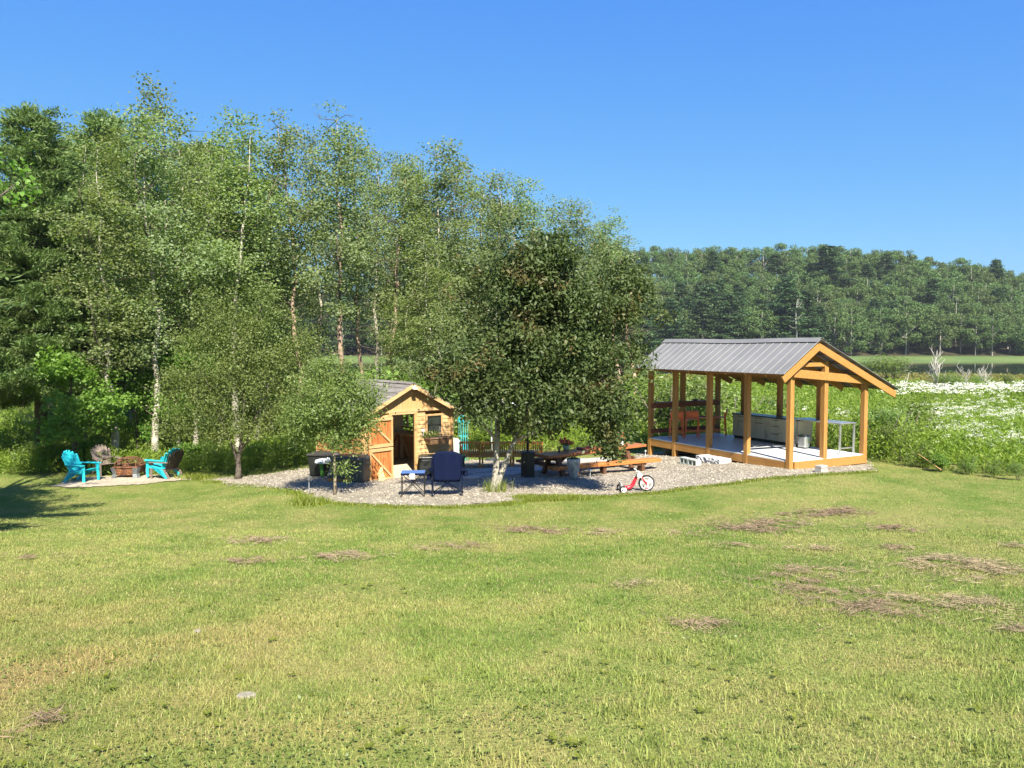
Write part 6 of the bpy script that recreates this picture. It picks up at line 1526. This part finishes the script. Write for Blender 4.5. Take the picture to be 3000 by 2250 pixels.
# field plants beyond the lawn
def field(N, y0, y1, hgt, k, L_, W_, xf=(-.8, .8), seed=1, edge=True, cond=None):
    rn = np.random.default_rng(seed); y = np.sqrt(rn.uniform(y0*y0, y1*y1, N)); x = rn.uniform(xf[0], xf[1], N)*y
    ok = y > edge_y(x)+.1
    # keep the pavilion and the shed clear
    rx = (x-7.62); ry = (y-21.0); u = rx*-.4698+ry*.8828; w = rx*.8828+ry*.4698; ok &= ~((u > -1.0) & (u < 6.9) & (w > -1.5) & (w < 3.45))
    sx_ = (x+3.02)*.766+(y-21.15)*.643; sy_ = -(x+3.02)*.643+(y-21.15)*.766; ok &= ~((sx_ > -1.7) & (sx_ < 2.1) & (sy_ > -.6) & (sy_ < 3.4))
    if cond is not None: ok &= cond(x, y)
    x, y = x[ok], y[ok]; N = len(x); cl = .75+.45*np.sin(x*.55+2*np.sin(y*.31))*np.sin(y*.47+x*.2); h = hgt*rn.uniform(.65, 1.15, N)*cl*np.clip(.6+(y-edge_y(x))*.35, .6, 1)
    b = np.stack([x, y, g(x, y)], 1); M_ = N*k; B = np.repeat(b, k, 0); Hh = np.repeat(h, k); t_ = rn.random(M_)**.75
    tilt = np.repeat(rn.normal(0, .13, (N, 2)), k, 0); az = rn.uniform(0, 6.28, M_); sp_ = (.05+.08*(1-t_))*(hgt)
    c = B+np.stack([tilt[:, 0]*Hh*t_+np.cos(az)*sp_, tilt[:, 1]*Hh*t_+np.sin(az)*sp_, Hh*t_+.02], 1)
    d = np.stack([np.cos(az), np.sin(az), rn.uniform(.1, 1.4, M_)], 1); V, Fq = leaf_quads(c, d, rn.normal(0, .5, (M_, 3))+[0, 0, 1], L_*rn.uniform(.6, 1.3, M_), W_*rn.uniform(.7, 1.3, M_))
    vv = np.clip(np.repeat(rn.random(N)*.8, k)+rn.normal(0, .15, M_), 0, 1); return V, Fq, vv
fl = [field(22000, 18, 34, 1.15, 15, .15, .034, (-.75, .75), 1), field(14000, 33, 58, 1.1, 12, .22, .05, (-.7, .75), 2), field(9000, 56, 84, .9, 9, .36, .10, (-.35, .75), 3), field(9000, 82, 116, .45, 7, .5, .12, (-.35, .75), 4)]
Vs = []; Fs = []; As = []; off = 0
marsh = fl.pop()
for V, Fq, a in fl: Vs.append(V); Fs.append(Fq+off); As.append(a); off += len(V)
tag(np_mesh('field_plants', np.concatenate(Vs), np.concatenate(Fs), M['leaf_meadow'], None, {'v': np.concatenate(As)}), 'tall green and yellow-green wild plants of the field beyond the lawn', 'wild plants', kind='stuff')
tag(np_mesh('marsh_grass', marsh[0], marsh[1], M['leaf_marsh'], None, {'v': marsh[2]}), 'low tan and olive marsh grass between the flower band and the pond', 'marsh grass', kind='stuff')
# white flower heads
def heads(pts, r, k, sz, seed):
    rn = np.random.default_rng(seed); P_ = np.array(pts); N = len(P_); M_ = N*k; B = np.repeat(P_, k, 0); a = rn.uniform(0, 6.28, M_); q = np.sqrt(rn.random(M_))*r*np.repeat(rn.uniform(.6, 1.3, N), k)
    c = B+np.stack([np.cos(a)*q, np.sin(a)*q, .45*r*(1-(q/r)**2*.6)+rn.normal(0, .015, M_)], 1); V, Fq = leaf_quads(c, rn.normal(0, 1, (M_, 3))*[1, 1, .4], rn.normal(0, .4, (M_, 3))+[0, -.3, 1], sz*rn.uniform(.6, 1.3, M_), sz*rn.uniform(.5, 1, M_)); return V, Fq
pts = []; rf = random.Random(5)
def addf(px, py, y, sp_px, sp_py, n, sy_=1.5):
    for _ in range(int(n*.9)):
        yy = y-2.2+rf.gauss(0, sy_); q = at_y(px+rf.gauss(0, sp_px), py+rf.gauss(0, sp_py), yy)
        if q.z > gz(q.x, yy)+.25: pts.append(tuple(q))
for cx, cy, y, a, b, n in ((2740, 1215, 31, 45, 12, 44), (2700, 1200, 32, 30, 7, 14), (2790, 1195, 33, 40, 8, 22), (2850, 1205, 32, 50, 14, 70), (2930, 1215, 31, 40, 14, 50), (2980, 1205, 32, 30, 14, 44), (2790, 1255, 28, 40, 8, 40), (2840, 1275, 27, 35, 9, 46), (2900, 1295, 26, 35, 9, 44), (2870, 1245, 28.5, 40, 10, 22),
                          (2970, 1275, 27, 20, 8, 26), (2995, 1290, 26, 15, 9, 26), (2930, 1165, 37, 10, 6, 10), (2870, 1160, 38, 12, 6, 6), (2445, 1210, 31, 18, 6, 12), (2480, 1218, 31, 16, 5, 9), (2700, 1185, 35, 15, 4, 5), (2740, 1170, 37, 4, 2, 2), (2900, 1178, 36, 25, 7, 14), (2360, 1205, 33, 20, 7, 5), (2650, 1252, 27.5, 20, 8, 7)): addf(cx, cy, y, a, b, n)
V1, F1 = heads(pts, .12, 30, .026, 1)
npts = []
r3 = np.random.default_rng(3)
for _ in range(600):
    yy = r3.uniform(53, 62); px = r3.uniform(2600, 3350)-(64-yy)*3; 
    if px < 2760 and r3.random() > (px-2540)/220: continue
    q = at_y(px, 1150, yy); npts.append((q.x, yy, gz(q.x, yy)+r3.uniform(.85, 1.45)))
V2, F2 = heads(npts, .28, 20, .08, 2)
tag(np_mesh('white_flowers', np.concatenate([V1, V2]), np.concatenate([F1, F2+len(V1)]), M['petal_w']), 'white umbel flowers spread in drifts and a dense band across the field', 'wildflowers', kind='stuff')
# white stones in the field at the right edge, a length of white pipe
q0, q1 = at_y(2978, 1326, 23), at_y(2992, 1316, 23.4); m = MB(); m.tube([q0, q1], .03, 6); o = m.build('white_board', M['white'], None); tag(o, 'short white stick poking out of the plants at the right edge', 'stick')
# understorey leaves beneath the wood

# ---- thin summer haze over the pond
hz = MB().box(35, 178, 28, 760, 470, 62).build('haze', (lambda t_: (t_.l((lambda v_: v_)(t_.n('ShaderNodeVolumePrincipled')).outputs[0], t_.out.inputs['Volume']), t_.m)[1])(NT('thin_haze')))
vp = [n_ for n_ in hz.data.materials[0].node_tree.nodes if n_.type == 'PRINCIPLED_VOLUME'][0]
vp.inputs['Density'].default_value = 0.00013
vp.inputs['Color'].default_value = (0.80, 0.88, 1.0, 1)
hz['kind'] = 'stuff'; hz['label'] = 'thin bluish summer haze over the pond and the far woods'
